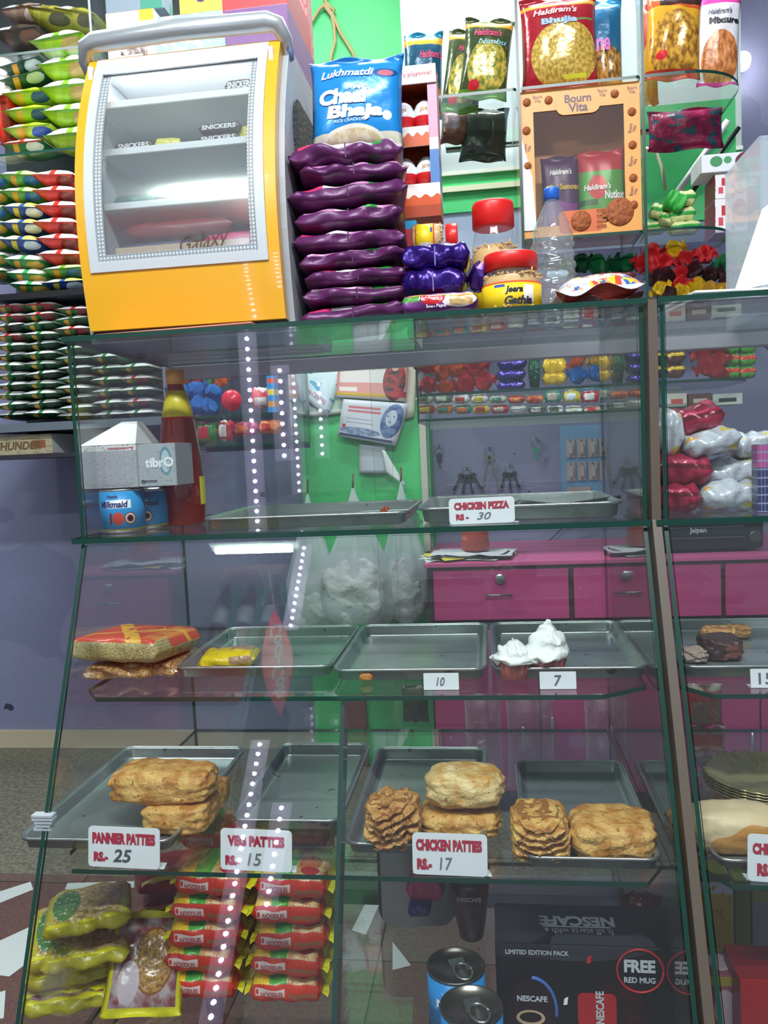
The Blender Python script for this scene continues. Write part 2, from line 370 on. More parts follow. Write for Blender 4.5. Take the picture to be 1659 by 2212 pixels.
# green side slab with the diagonal moulding under the rounded shelf
gx0 = atY(1388, 350, 2.5).x; gx1 = atY(1590, 350, 2.5).x
struct('wall_side_green', box(gx0, 2.5, atY(1450, 480, 2.5).z, gx1, 2.52, atY(1450, 225, 2.5).z), M('#39a862', .5))
d0 = atY(1460, 420, 2.47); d1 = atY(1572, 262, 2.47)
bm = bmesh.new(); tube(bm, [d0, d1], .012, 4); struct('trim_6', bm, M('#d5dbd6', .4))
bm = bmesh.new(); tube(bm, [d0+Vector((.035, 0, -.01)), d1+Vector((.03, 0, -.02))], .008, 4); struct('trim_7', bm, BLACK)
bm = bmesh.new(); tube(bm, [atY(1392, 320, 2.47), atY(1415, 325, 2.47), atY(1430, 360, 2.47), atY(1437, 410, 2.47)], .005, 6); struct('trim_8', bm, M('#c9c9a8', .5))

# ------------------------------------------------------------------ display case, left bay and right bay
ZT, ZM, Z2, Z3, Z4 = 1.445, 1.128, .885, .66, .372
YF, YR, SL = 1.25, 1.68, .438
def yf(z): return YF if z >= ZM else YF-SL*(ZM-z)
XL, XR = -.667, .232
def side_profile(z0, z1): return [(yf(z0), z0), (YR, z0), (YR, z1), (yf(z1), z1)]+([(YF, ZM)] if z0 < ZM < z1 else [])
def slope_pane(x0, x1, z0, z1, parent, name='sloped_pane'):
    th = .006
    bm = bmesh.new(); c = [(yf(z0), z0), (yf(z0)+th, z0), (yf(z1)+th, z1), (yf(z1), z1)]
    a = [bm.verts.new((x0, p[0], p[1])) for p in c]; b_ = [bm.verts.new((x1, p[0], p[1])) for p in c]
    fs = [bm.faces.new(a), bm.faces.new(b_)]
    for i in range(4):
        f = bm.faces.new((a[i], a[(i+1) % 4], b_[(i+1) % 4], b_[i])); f.material_index = 0 if i in (1, 3) else 1
    for f in fs: f.material_index = 1
    bmesh.ops.recalc_face_normals(bm, faces=bm.faces[:]); return obj(name, bm, [GLASS, EDGE], parent)
def make_case(x0, x1, label, split=None, mirror=False):
    c = thing('glass_display_case', label, 'display case', ((x0+x1)/2, YF, 0))
    ox = Vector((-(x0+x1)/2, -YF, 0))
    kids = []
    def P(name, bm, m=(GLASS, EDGE)): kids.append(obj(name, bm, list(m), None))
    P('top_glass', prism([(x0-.004, YF-.012), (x1+.004, YF-.012), (x1+.004, YR+.01), (x0-.004, YR+.01)], ZT-.0, ZT+.008))
    P('upper_shelf', prism([(x0-.012, YF-.012), (x1+.004, YF-.012), (x1+.004, YR), (x0-.012, YR)], ZM-.009, ZM))
    P('front_pane', prism([(x0+.008, ZM+.0005), (x1-.008, ZM+.0005), (x1-.008, ZT-.001), (x0+.008, ZT-.001)], YF, YF+.005, axis='y'))
    for nm, xx in (('side_pane', x0), ('side_pane', x1-.006)):
        P(nm, prism([(YF-.002, ZM), (YR, ZM), (YR, ZT), (YF-.002, ZT)], xx, xx+.006, axis='x'))
        P(nm, prism([(yf(.3), .3), (YR, .3), (YR, ZM-.01), (yf(ZM)-.002, ZM-.01)], xx, xx+.006, axis='x'))
    sp = [x0+.008, x1-.008] if split is None else [x0+.008, split, x1-.008]
    kids.append(slope_pane(x0+.008, x1-.008, .3, ZM-.012, None))
    def chamf(z, inset, cl, cr, cd):
        y = yf(z)+inset; a, b_ = x0+.012, x1-.012
        return [(a+cl, y), (b_-cr, y), (b_, y+cd), (b_, YR-.02), (a, YR-.02), (a, y+cd)]
    P('shelf', prism(chamf(Z2, .025, .035, .07, .045), Z2-.007, Z2))
    P('shelf', prism(chamf(Z3, .025, .03, .03, .05), Z3-.007, Z3))
    P('bottom_shelf', prism(chamf(Z4, .012, .0, .0, .01), Z4-.008, Z4))
    if split is not None:
        P('divider', prism([(yf(Z4)+.01, Z4+.001), (yf(Z4)+.05, Z4+.001), (yf(Z2)+.05, Z2-.01), (yf(Z2)+.012, Z2-.01)], split-.003, split+.003, axis='x'))
    # rear sliding panes and aluminium rails
    xm = x0+(x1-x0)*.5
    P('sliding_pane', prism([(x0+.01, Z4), (xm+.02, Z4), (xm+.02, ZT-.03), (x0+.01, ZT-.03)], YR-.012, YR-.008, axis='y'))
    P('sliding_pane', prism([(xm-.02, Z4), (x1-.01, Z4), (x1-.01, ZT-.03), (xm-.02, ZT-.03)], YR-.004, YR, axis='y'))
    kids.append(obj('rear_rail', box(x0, YR-.016, ZT-.028, x1, YR+.006, ZT-.001, .002), M('#a9a6ae', .35, .6)))
    kids.append(obj('rear_rail', box(x0, YR-.016, .30, x1, YR+.006, .33), M('#8f8f92', .4, .6)))
    for k in kids:
        k.parent = c; k.location = ox
    return c
make_case(XL, XR, 'long green-edged glass showcase with sloping lower front holding patties and trays', split=atY(725, 1850, yf(.68)).x)
make_case(.256, 1.0, 'right-hand glass showcase bay beyond the brown upright, partly out of frame')
bm = bmesh.new()
P_ = [(yf(.3)-.004, .3), (YR, .3), (YR, ZT+.006), (YF-.006, ZT+.006), (YF-.006, ZM)]
tag(obj('case_upright', prism(P_, XR+.0065, .2515, axis='x', side=0), M('#5d5348', .5)), 'brown upright filler strip between the two glass showcase bays', 'post')
for i, (x, z_) in enumerate(((XL, .03), (.98, .03), (.245, .03))):
    pass
bm = bmesh.new()
for x in (XL+.02, XR-.02, .99-.02):
    for y in (yf(.3)+.03, YR-.03): bx(bm, x-.015, y-.015, 0, x+.015, y+.015, .298)
bx(bm, XL, yf(.3), .27, .99, yf(.3)+.02, .299); bx(bm, XL, YR-.02, .27, .99, YR, .299)
tag(obj('showcase_stand', bm, M('#4a3f3a', .5)), 'dark brown steel stand under the glass showcases', 'stand')
bm = bmesh.new(); p = atY(90, 1765, 1.09)
for i in range(5):
    bx(bm, XL-.012+rnd.uniform(-.004, .004), yf(p.z)-.004, p.z-.012+i*.005, XL+.016+rnd.uniform(-.004, .006), yf(p.z)+.01, p.z-.009+i*.005)
tag(obj('clear_tape', bm, M('#c8d2d8', .25, alpha=.75)), 'crumpled clear tape patch on left front edge of the showcase', 'tape')

# ------------------------------------------------------------------ yellow countertop cooler
CW, CH, CB = .350, .490, ZT+.009
c0 = Vector((-.4925, 1.345, CB))
cooler = thing('countertop_cooler', 'yellow and silver countertop chocolate cooler with curved glass door', 'cooler', c0)
def cy_(z):
    t = max(0, min(1.05, z/CH)); return -.010-.030*math.sin(math.pi*min(1, t))+.065*t**3
def cpan(x0, x1, z0, z1, off, th, n=14, name='', mats=None, hole=None):
    bm = bmesh.new(); uv = bm.loops.layers.uv.new('UVMap')
    def strip(xa, xb, za, zb):
        R = []
        for i in range(n+1):
            z = za+(zb-za)*i/n; y = cy_(z)+off
            R.append([bm.verts.new(p) for p in ((xa, y, z), (xb, y, z), (xb, y+th, z), (xa, y+th, z))])
        for i in range(n):
            for k in range(4):
                f = bm.faces.new((R[i][k], R[i][(k+1) % 4], R[i+1][(k+1) % 4], R[i+1][k])); f.smooth = True
                for l in f.loops: l[uv].uv = (l.vert.co.x*1/.36+.5, l.vert.co.z/CH)
        bm.faces.new(R[0]); bm.faces.new(R[-1])
    if hole:
        a, b_, c_, d = hole
        strip(x0, a, z0, z1); strip(b_, x1, z0, z1); strip(a, b_, z0, c_); strip(a, b_, d, z1)
    else: strip(x0, x1, z0, z1)
    bmesh.ops.recalc_face_normals(bm, faces=bm.faces[:])
    for e in bm.edges:
        if len(e.link_faces) == 2 and e.calc_face_angle() > .8: e.smooth = False
    return obj(name, bm, mats, cooler)
YEL = M('#e6a81a', .35, coat=.3); GREY = M('#a9afb4', .4); LGREY = M('#c3c9cd', .4)
hw = CW/2
# shell
def shell_side(x0, x1):
    pts = [(cy_(z)+.012, z) for z in [CH*i/12 for i in range(13)]]+[(.31, CH), (.33, CH-.03), (.33, .02), (.31, 0)]
    return prism([(p[0], p[1]) for p in pts], x0, x1, axis='x', side=0)
obj('side_panel', shell_side(-hw-.006, -hw+.012), GREY, cooler); sp = obj('side_panel', shell_side(hw-.012, hw+.006), GREY, cooler)
obj('vent_grille', prism([(p[0]+.16, p[1]+CH*.5) for p in rrect(.2, .34, .05)], hw+.0062, hw+.009, axis='x'), [M('#2b2526', .5, bump=.6, bscale=150)]*2, cooler)
bm = bmesh.new(); bx(bm, -hw+.012, .31, .0, hw-.012, .328, CH); bx(bm, -hw+.012, .075, CH-.016, hw-.012, .31, CH); bx(bm, -hw+.012, .02, .0, hw-.012, .31, .016)
obj('back_shell', bm, M('#c9ced2', .5), cooler)
obj('base_strip', box(-hw+.004, -.016, .008, hw-.004, .3, .018, .002), BLACK, cooler)
obj('base', box(-hw+.002, -.004, -.0005, hw+.002, .3, .0085, .002), GREY, cooler)
# door: window opening measured on the photograph
wx0, wx1, wz0, wz1 = -.140, .140, .122, .456
cpan(-hw+.006, hw-.004, .018, CH, -.012, .022, name='door_frame', mats=YEL, hole=(wx0-.008, wx1+.008, wz0-.008, wz1+.026))
cpan(wx0-.012, wx1+.012, wz0-.012, wz1+.030, -.015, .012, name='window_trim', mats=LGREY, hole=(wx0+.004, wx1-.004, wz0+.004, wz1-.002))
dots = art('#cdd4d8', (('g', 60., 80., .45, '#8b9296'),), .35)
cpan(wx0+.003, wx1-.003, wz0+.003, wz1-.001, -.0085, .003, name='dotted_border', mats=dots, hole=(wx0+.016, wx1-.016, wz0+.016, wz1-.004))
DG = glass_mat((.93, .95, .95), .12, 1.9, .04)
cpan(wx0, wx1, wz0, wz1, -.004, .003, name='door_glass', mats=DG)
# handle
zh = CH+.024; yh = cy_(CH)-.012
bm = bmesh.new(); pts = []
n = 10
tube(bm, [(-hw-.002, yh+.028, zh-.045), (-hw-.003, yh+.004, zh-.022), (-hw+.006, yh-.008, zh-.004), (-hw+.022, yh-.012, zh), (0, yh-.016, zh+.002), (hw-.022, yh-.012, zh), (hw-.006, yh-.008, zh-.004), (hw+.003, yh+.004, zh-.022), (hw+.002, yh+.028, zh-.045)], [.010, .012, .015, .0165, .017, .0165, .015, .012, .010], 14)
obj('handle', bm, M('#bfc4c8', .28, .55), cooler)
# interior
bm = bmesh.new(); bx(bm, -hw+.013, .02, .017, -hw+.02, .30, CH-.02); bx(bm, hw-.02, .02, .017, hw-.013, .30, CH-.02); bx(bm, -hw+.02, .295, .017, hw-.02, .305, CH-.02)
obj('liner', bm, M('#dde2e4', .4), cooler)
shz = [.135, .235, .326, .405]
WSH = M('#eef2f4', .4)
for z in shz:
    bm = bmesh.new(); bx(bm, -hw+.021, .035, z-.003, hw-.021, .28, z); bx(bm, -hw+.021, .028, z-.004, hw-.021, .036, z+.008, .001)
    obj('shelf', bm, WSH, cooler)
lab = cpan(-.116, .116, .128, .153, .012, .002, name='label_strip', mats=art('#ccb89c', (('w', .255, .02, 9., .5, '#b58a72'), ('n', 6., .62, '#d8ccb6')), .4))
txt(cooler, 'Galaxy', .036, (.045, cy_(.145)-.0065, .146), M('#4a2d22', .4), shear=.45, bold=-.005, name='galaxy_lettering', width=.085, ry=math.radians(-7))
area_l = area('cooler_lamp', (0, .06, CH-.03), (0, 0, 0), .25, .03, .7); area_l.parent = cooler
SNK = art('#3b2019', (('r', .05, .25, .95, .75, '#e8e8ee'), ('r', .07, .3, .93, .7, '#2b3f86')), .3, .1)
def choc(px, py, Y, w, h, mat, s, label, tm=None, rz=0, d=.03):
    z = None; p = atY(px, py, Y); zz = min(shz, key=lambda q: abs(q+CB-(p.z-h/2)))+CB+.0005
    r = thing('chocolate_bar', label, 'chocolate bar', (p.x, Y, zz), rz, 'chocolate bars in the cooler')
    obj('wrapper', brick(w, d, h, wr=.08, end=.1), [mat, mat, mat], r)
    if s: txt(r, s, h*.42, (0, -d/2-.0015, h*.5), tm or WHITE, shear=.1, bold=.02, width=w*.8)
    return r
cb = M('#3d2620', .3); cb2 = M('#d8cd4e', .3); cb3 = M('#7c2f33', .3); cb4 = M('#d2336a', .3); cb5 = M('#3c6f6b', .3, .3)
choc(298, 345, 1.39, .07, .02, cb, 'SNICKERS', 'brown and white chocolate bar lying left on the second cooler shelf')
choc(368, 338, 1.40, .045, .024, cb2, None, 'yellow wrapped bar end right of the left brown bar in the cooler', rz=.2)
choc(478, 322, 1.39, .075, .018, cb, 'SNICKERS', 'lower brown chocolate bar at the right of the second cooler shelf')
r = choc(480, 300, 1.39, .075, .018, cb, 'SNICKERS', 'upper brown chocolate bar stacked at the right of the second cooler shelf'); r.location.z += .0185
choc(543, 318, 1.40, .038, .032, cb2, None, 'yellow wrapped bar at the far right of the second cooler shelf', rz=-.1)
choc(525, 215, 1.39, .055, .026, cb, 'SNICKERS', 'dark chocolate bar at the right of the top cooler shelf')
choc(420, 235, 1.40, .07, .012, cb3, None, 'flat reddish bar on the top cooler shelf')
for i, (px, w, m, l) in enumerate(((300, .08, cb5, 'teal wrapped bar left on the third cooler shelf'), (370, .055, cb, 'brown nut bar in the middle of the third cooler shelf'), (500, .1, cb5, 'teal wrapped bar right on the third cooler shelf'))):
    choc(px, 440, 1.39, w, .022, m, None, l)
def lay(px, Y, z, w, h, d, mat, label, rz=0, s=None, tm=None):
    p = atY(px, 500, Y); r = thing('chocolate_bar', label, 'chocolate bar', (p.x, Y, z), rz, 'chocolate bars in the cooler')
    obj('wrapper', brick(w, d, h, wr=.08, end=.1), [mat]*3, r)
    if s: txt(r, s, h*.5, (0, -d/2-.0015, h*.5), tm or WHITE, shear=.1, bold=.02)
for i, px in enumerate((330, 430, 520)): lay(px, 1.40, CB+.1355, .075, .022, .03, cb, 'dark brown bar in the lowest layer of the bottom cooler shelf, %s' % ('left', 'middle', 'right')[i])
lay(335, 1.395, CB+.158, .13, .018, .02, M('#45506b', .3), 'blue striped bar at the lower left of the cooler')
lay(500, 1.395, CB+.158, .10, .024, .02, cb4, 'bright pink bar at the lower right of the cooler', rz=-.1)
lay(390, 1.40, CB+.1825, .20, .028, .03, cb3, 'long dark red bar lying on top at the bottom of the cooler')
# paper leaflets under the cooler
bm = bmesh.new(); p0 = atZ(222, 742, ZT+.0095); uv = None
bx(bm, -.13, -.01, 0, .13, .05, .002)
for v in bm.verts:
    v.co.z += .012*max(0, v.co.x+.02)*2
lf = obj('folded_leaflet', bm, M('#e28a74', .6)); lf.location = (-.49, 1.262, ZT+.0085); tag(lf, 'orange and pink folded leaflet sticking out under the yellow cooler', 'leaflet')

# boxes standing on the cooler top
TZ = CB+CH+.0005
def carton(name, label, pb, Y, d, front, side=None, top=None, texts=(), rz=0, z=None, cat='box', group=None, bev=.001):
    base, w, h = pxbox(*pb, Y)
    if z is not None: h += base.z-z; base.z = z
    r = thing(name, label, cat, base, rz, group)
    side = side or front; top = top or side
    obj('carton', uvbox(w, d, h, bev), [front, side, top], r)
    for (s, u, v, hh, m, kw) in texts:
        kw = dict(kw)
        if kw.get('width'): kw['width'] *= w
        txt(r, s, hh*h, ((u-.5)*w, -.0008, v*h), m, **kw)
    return r
RED = M('#c92a2a', .35); NAVY = M('#2c2d78', .4); DRED = M('#a81e2c', .4); BLK = M('#1c1a1c', .4); PUR = M('#5a2c74', .4); GLD = M('#e7c229', .35)
carton('snack_carton', 'white carton with brown food photo standing left on the cooler', (230, 22, 334, 118), 1.50, .05, art('#dedbe0', (('ne', .55, .42, .28, .34, '#5a3a34', '#d0c0bc', 9.), ('r', .7, .85, 1, 1, '#e6cf3a'), ('r', 0, 0, 1, .22, '#7a4a3e'))), WHITE, None, (('BITE', .5, .36, .13, WHITE, dict(bold=.02)),), z=TZ)
carton('snack_carton', 'grey blue carton at the very top above the white photo carton', (226, -60, 352, 26), 1.62, .05, art('#93a4b0', (('r', .6, 0, .97, .3, '#4f9f86'),)), z=atY(290, 24, 1.62).z)
carton('snack_carton', 'pale aqua carton with orange and green base in the middle of the cooler top', (338, 28, 486, 112), 1.52, .05, art('#a9cdd0', (('n', 9., .56, '#e8f4f4'), ('r', 0, 0, .55, .32, '#cf5a33'), ('r', .5, 0, 1, .3, '#c4c85a')), .4), WHITE, None, (('4U', .82, .8, .16, NAVY, dict(bold=.02)),), z=TZ)
carton('snack_carton', 'yellow and white carton marked 90 on top of the aqua carton', (386, -50, 478, 27), 1.60, .05, art('#e6e2d4', (('w', .55, .05, 6., 1., '#e6cf52'),)), WHITE, None, (('go', .62, .5, .42, PUR, dict(bold=.03)),), z=atY(430, 27, 1.60).z)
carton('snack_carton', 'large purple carton filling the right end of the cooler top', (486, 14, 622, 92), 1.47, .28, art('#7b4a8a', (('r', 0, .0, 1, .16, '#c9b9cf'),)), M('#8a5a94', .45), None, z=TZ)
carton('snack_carton', 'red carton lying on the large purple carton', (478, -60, 620, 20), 1.50, .2, M('#c33338', .4), M('#c33338', .4), z=atY(550, 14, 1.47).z+.001)
carton('snack_carton', 'pinkish red tall carton at the right behind the purple carton', (618, -80, 664, 118), 1.78, .05, art('#c9827f', (('n', 12., .56, '#a33a38'), ('r', .2, .7, .8, .85, '#e8dcd8')), .4))
# high ledge behind the cooler carries the cartons that are not on it
# ------------------------------------------------------------------ left rack of chip packets
RY, RB = 2.70, 3.12
zs = [atY(170, 100, RY).z, atY(165, 318, RY).z, atY(170, 624, RY).z, atY(170, 908, RY).z]
rx0 = atY(-120, 500, RY).x; rx1 = atY(192, 100, RY).x
rxl = atY(352, 900, RY).x
rack = thing('wall_rack', 'tall glass shelved wall rack filled with chip packets, left of the cooler', 'rack', (rx0, RB, 0))
off = Vector((-rx0, -RB, 0))
def rp(name, bm, m):
    o = obj(name, bm, m, rack); o.location = off
SH = M('#39444a', .35)
rp('shelf', prism([(rx0, RY-.01), (rx1+.2, RY-.01), (rx1+.2, RB), (rx0, RB)], zs[0]-.01, zs[0]-.002), [GLASS, EDGE])
rp('shelf', prism([(rx0, RY-.01), (rx1+.2, RY-.01), (rx1+.2, RB), (rx0, RB)], zs[1]-.01, zs[1]-.002), [GLASS, EDGE])
rp('shelf', prism([(rx0, RY-.01), (rxl, RY-.01), (rxl, RB), (rx0, RB)], zs[2]-.02, zs[2]-.001), [SH, BLACK])
rp('shelf', prism([(rx0, RY-.01), (rxl, RY-.01), (rxl, RB), (rx0, RB)], zs[3]-.03, zs[3]-.001), [SH, M('#59646c', .4)])
rp('shelf', box(rx0, RY+.02, zs[3]-.125, rx1, RB, zs[3]-.11), M('#2c2b33', .5))
rp('upright', prism([(RY-.01, zs[2]), (RB, zs[2]), (RB, 3.2), (RY-.01, 3.2)], rx1+.012, rx1+.02, axis='x'), [GLASS, EDGE])
rp('back_board', box(rx0, RB, zs[3]-.12, rxl, RB+.02, 3.2), M('#323a3a', .6))
rp('side_board', box(rxl, RY+.02, zs[3]-.03, rxl+.012, RB+.02, zs[2]+.1), M('#6e6a78', .5))
def chipmat(top, stripe, bot, accent, name=None, diag='#e3a02a'):
    t = art(top, (('r', .44, 0, .56, 1, stripe), ('r', .02, .02, .4, .12, '#c9ccd6')), .28, .15, bump=.25, bscale=30)
    b_ = art(bot, (('s', 25, .34, .06, diag), ('ne', .74, .16, .2, .14, accent, accent, 4.), ('r', 0, 0, 1, .035, stripe)), .28, .15, bump=.25, bscale=30)
    return [t, b_]
LIME = chipmat('#eef2e6', '#7ab52c', '#8fb81c', '#b59a5a', diag='#9cc428'); LIME2 = chipmat('#b6cf3a', '#9cc428', '#a6c832', '#2d4f9c', diag='#e8b233')
DGRN = chipmat('#e6eae8', '#1f5a3c', '#154a33', '#b9c4bd'); REDP = chipmat('#efe9e4', '#d8382c', '#cf2f1f', '#7a2a1c', diag='#d8382c')
YGW = chipmat('#e9e4a8', '#63a83c', '#5aa13a', '#2d6fb0'); BLUP = chipmat('#efe27a', '#2a5aa8', '#1c4390', '#d8e0ea', diag='#e8d23a')
GRNR = chipmat('#e9e6e0', '#cc2c34', '#1d6a3c', '#d9e0d4'); GRN2 = chipmat('#e6eadb', '#3da05a', '#2f8a3f', '#c8a040')
YEL1 = chipmat('#a8a642', '#8a8438', '#9a9a3a', '#4f4d3a', diag='#b8b64a'); TAN1 = chipmat('#a58d78', '#8a6a5a', '#8f7565', '#c9b9a8', diag='#a58d78')
SMG = chipmat('#e4e6e2', '#2a7a45', '#1c6a38', '#173f27', diag='#e5b03a'); SMR = chipmat('#e8e4e2', '#c9303c', '#2a7a3c', '#7a2430', diag='#e5a83a'); SMD = chipmat('#dfe2e0', '#23553a', '#174a30', '#12301f', diag='#d8a23a')
CH_MESH = {}
def chip(px, py, Y, wpx, hpx, mats, label, rz=0, d=.17, ry=0, grp='chip packets on the wall rack'):
    w = atY(px+wpx/2, py, Y).x-atY(px-wpx/2, py, Y).x; h = atY(px, py-hpx/2, Y).z-atY(px, py+hpx/2, Y).z
    k = (id(mats[0]), rnd.randint(0, 1))
    if k not in CH_MESH:
        o = obj('chip_packet', pillow(1, d, 1, ph=rnd.random()*6, nu=14, nv=14, k=.93, wr=.25), mats); CH_MESH[k] = o.data; bpy.data.objects.remove(o)
    o = obj('chip_packet', CH_MESH[k]); p = atY(px, py, Y); o.location = (p.x, Y+d/2, p.z); o.scale = (w, 1, h*1.0); o.rotation_euler = (0, ry, rz)
    return tag(o, label, 'chip packet', grp)
colnm = {0: 'green lime packet', 1: 'lime packet with yellow and blue print'}
for i, y in enumerate((78, 132, 183, 236, 287)):
    chip((118, 133, 138, 143, 148)[i], y, RY+.0, 118, 50, LIME, 'lime green chip packet with white seal, %s beside the cooler' % ORD[i], ry=(-.06, -.03, 0, .04, 0)[i])
LM = [(40, 132, 92, 26, DGRN, 'dark green'), (44, 160, 100, 24, DGRN, 'dark green'), (54, 196, 108, 34, LIME2, 'lime and yellow'), (54, 234, 108, 34, LIME2, 'lime and yellow'), (56, 272, 110, 34, LIME2, 'lime and yellow'), (44, 306, 96, 30, GRNR, 'green and white')]
for i, (x, y, w, h, m, n_) in enumerate(LM):
    chip(x, y, RY+.01, w, h, m, '%s chip packet, %s in the outer column of the top shelf' % (n_, ORD[i]), ry=-.15 if i < 2 else 0)
for i, (x, y, w, h, m, n_) in enumerate([(95, 18, 120, 46, YEL1, 'olive yellow packet, left one at the very top of the rack'), (158, 22, 90, 44, YEL1, 'olive yellow packet, right one at the very top of the rack'), (40, 14, 100, 40, TAN1, 'beige packet at the very top left corner of the rack'), (30, 62, 110, 46, chipmat('#4a4038', '#3a3028', '#3a332c', '#6a4a3a', diag='#4a3a30'), 'dark brown packet below the beige one at the top left'), (-10, 205, 60, 200, REDP, 'red packet edge at the far left of the top rack shelf')]):
    chip(x, y, RY+.03, w, h, m, n_, ry=.25 if i < 2 else 0)
rr = [(REDP, 'red and white')]*6
for i, y in enumerate((376, 410, 443, 479, 514, 548)):
    chip((110, 114, 118, 114, 120, 124)[i], y, RY, 96, 36, REDP, 'red and white chip packet, %s beside the cooler on the middle shelf' % ORD[i], ry=.08)
for i, (y, m, n_) in enumerate(((579, YGW, 'green and yellow'), (608, BLUP, 'blue and yellow'))):
    chip(132, y, RY, 96, 28, m, '%s chip packet, %s of the two below the red packets' % (n_, ('upper', 'lower')[i]))
for i, (y, m, n_) in enumerate(((376, YGW, 'green and yellow'), (412, YGW, 'green and yellow'), (446, BLUP, 'blue and white'), (481, BLUP, 'blue and white'), (517, BLUP, 'blue and white'), (560, GRN2, 'green'), (590, GRN2, 'green'), (614, GRN2, 'green'))):
    chip((38, 42, 44, 42, 40, 46, 52, 60)[i], y, RY+.01, 92, 34, m, '%s chip packet, %s in the second column of the middle shelf' % (n_, ORD[i]), ry=.1)
for i in range(7):
    chip(-26, 382+i*34, RY+.02, 70, 30, GRN2 if i > 3 or i % 2 else YGW, 'green chip packet, %s at the frame edge on the middle shelf' % ORD[i])
cols = [(12, 'first'), (78, 'second'), (152, 'third')]
for c, (x0, cn) in enumerate(cols):
    n_ = 12
    for i in range(n_):
        y = 657+i*21.4+(3, 0, 8)[c]*1.2; m = (SMR if i in (0, 1, 3)[:3-c] or (c == 2 and i in (0, 2)) else (SMD if (i+c) % 3 == 2 else SMG))
        chip(x0+3*math.sin(i*1.9+c)+i*.6, min(y, 898), RY+.005*((i+c) % 2), 78, 22, m, 'small green and white packet, %s in the %s column, lowest shelf' % (ORD[i], cn), ry=.04*math.sin(i*2.3+c), grp='small chip packets on the lowest rack shelf')
for c, (x0, cn, n_, m0) in enumerate(((222, 'first', 6, SMG), (284, 'second', 5, SMR))):
    for i in range(n_):
        chip(x0+i*2, 770+i*25+(0, 22)[c]-(20 if c == 0 else 0)+20*(c == 0), RY+.004*(i % 2), 72, 22, m0 if i % 2 else SMG, 'small packet behind the showcase glass, %s in the %s column there' % (ORD[i], cn), grp='small chip packets seen through the showcase')
r = carton('long_carton', 'pale cream long carton lettered THUNDER lying under the lowest rack shelf', (-30, 940, 113, 984), RY+.035, .2, art('#c9bf9f', (('n', 7., .56, '#b3a27c'), ('r', .7, .3, .9, .7, '#a3624a')), .4), WHITE, None, (('THUNDER', .48, .45, .42, M('#7a6238', .5), dict(bold=.02, shear=.2)),), rz=0, z=zs[3]-.11+.0005)

# ------------------------------------------------------------------ things standing on the showcase top, front row
TS = ZT+.0085
PURP = M('#5b2358', .38, .1, bump=.3, bscale=25); PTOP = art('#6a2a62', (('r', 0, .0, 1, .14, '#c98ab8'), ('r', .38, .0, .5, .14, '#e9d7e4'), ('r', .64, 0, .76, .14, '#2e8a3c'), ('r', .8, .1, 1, 1, '#57923f'), ('ne', .9, .5, .08, .3, '#d8b04a', '#c23a52', 5.)), .35, .1, bump=.3, bscale=25)
PTOP2 = art('#6a2a62', (('r', 0, .0, .3, .12, '#d1386c'), ('r', .3, .0, .5, .12, '#f0e4ec'), ('r', .5, 0, .68, .12, '#c98ab8'), ('r', .68, 0, .82, .12, '#2e8a3c'), ('r', .8, .12, 1, 1, '#57923f')), .35, .1, bump=.3, bscale=25)
stk = [(728, 322, 250, 54), (738, 362, 232, 40), (730, 410, 262, 48), (740, 462, 240, 48), (740, 512, 250, 44), (742, 552, 236, 40), (748, 592, 232, 40), (750, 632, 240, 42), (752, 674, 236, 46)]
for i, (x, y, w, h) in enumerate(stk):
    p = atY(x, y, 1.33); ww = w*1.33/F_*1.0; hh = h*1.33/F_
    o = obj('snack_pouch', brick(ww, .22, hh*1.02, nu=22, nv=28, wr=.16, ph=i*1.7+.3, p=3.0, end=.17), [PTOP2 if i % 2 == 0 else PTOP, PURP, PURP])
    o.location = (p.x, 1.33+.115, p.z-hh*.5); o.rotation_euler = (0, .04*math.sin(i*2.1)-.04, .12+.05*math.sin(i*1.3))
    tag(o, 'shiny purple snack pouch lying flat, %s of the stack beside the cooler' % ORD[i], 'snack pouch', 'purple pouches stacked beside the cooler')
    bm = bmesh.new(); bx(bm, -.0012, -.112, hh*.2, .0012, -.1085, hh*.75); obj('back_seam', bm, M('#451742', .4), o)
# blue standing bag
BLUE = art('#1f86cf', (('w', .16, .015, 9., 0, '#d9d3c2'), ('e', .48, .08, .33, .17, '#e6e0cf'), ('ne', .48, .07, .3, .14, '#e3d9bd', '#cdbb92', 12.), ('e', .83, .78, .13, .05, '#17508f'), ('e', .83, .78, .085, .035, '#b9677a'), ('r', 0, .94, 1, 1, '#1872b8'), ('e', .85, .33, .05, .05, '#cfe6f4')), .25, .1, bump=.2, bscale=25)
WH = M('#f4f4f6', .4); WR = M('#e24a52', .4)
stand_pack('snack_bag', 'bright blue rice cracker bag propped upright behind the purple pouches', 'snack bag', (664, 122, 872, 330), 1.46, .05, BLUE, BLUE, (
    ('Lukhmatdi', .42, .79, .085, WH, dict(shear=.25, bold=.012, width=.55)), ('BASMATI', .52, .62, .045, M('#9fd0ee', .4), dict(width=.24)),
    ('Chaal', .38, .535, .16, WH, dict(bold=.035, shear=.1, width=.5)), ('Bhaja', .5, .36, .17, WH, dict(bold=.035, shear=.1, width=.58)), ('RICE CRACKERS', .45, .285, .028, M('#cfe6f4', .4), dict(width=.33))), tilt=-.05, ry=.03)
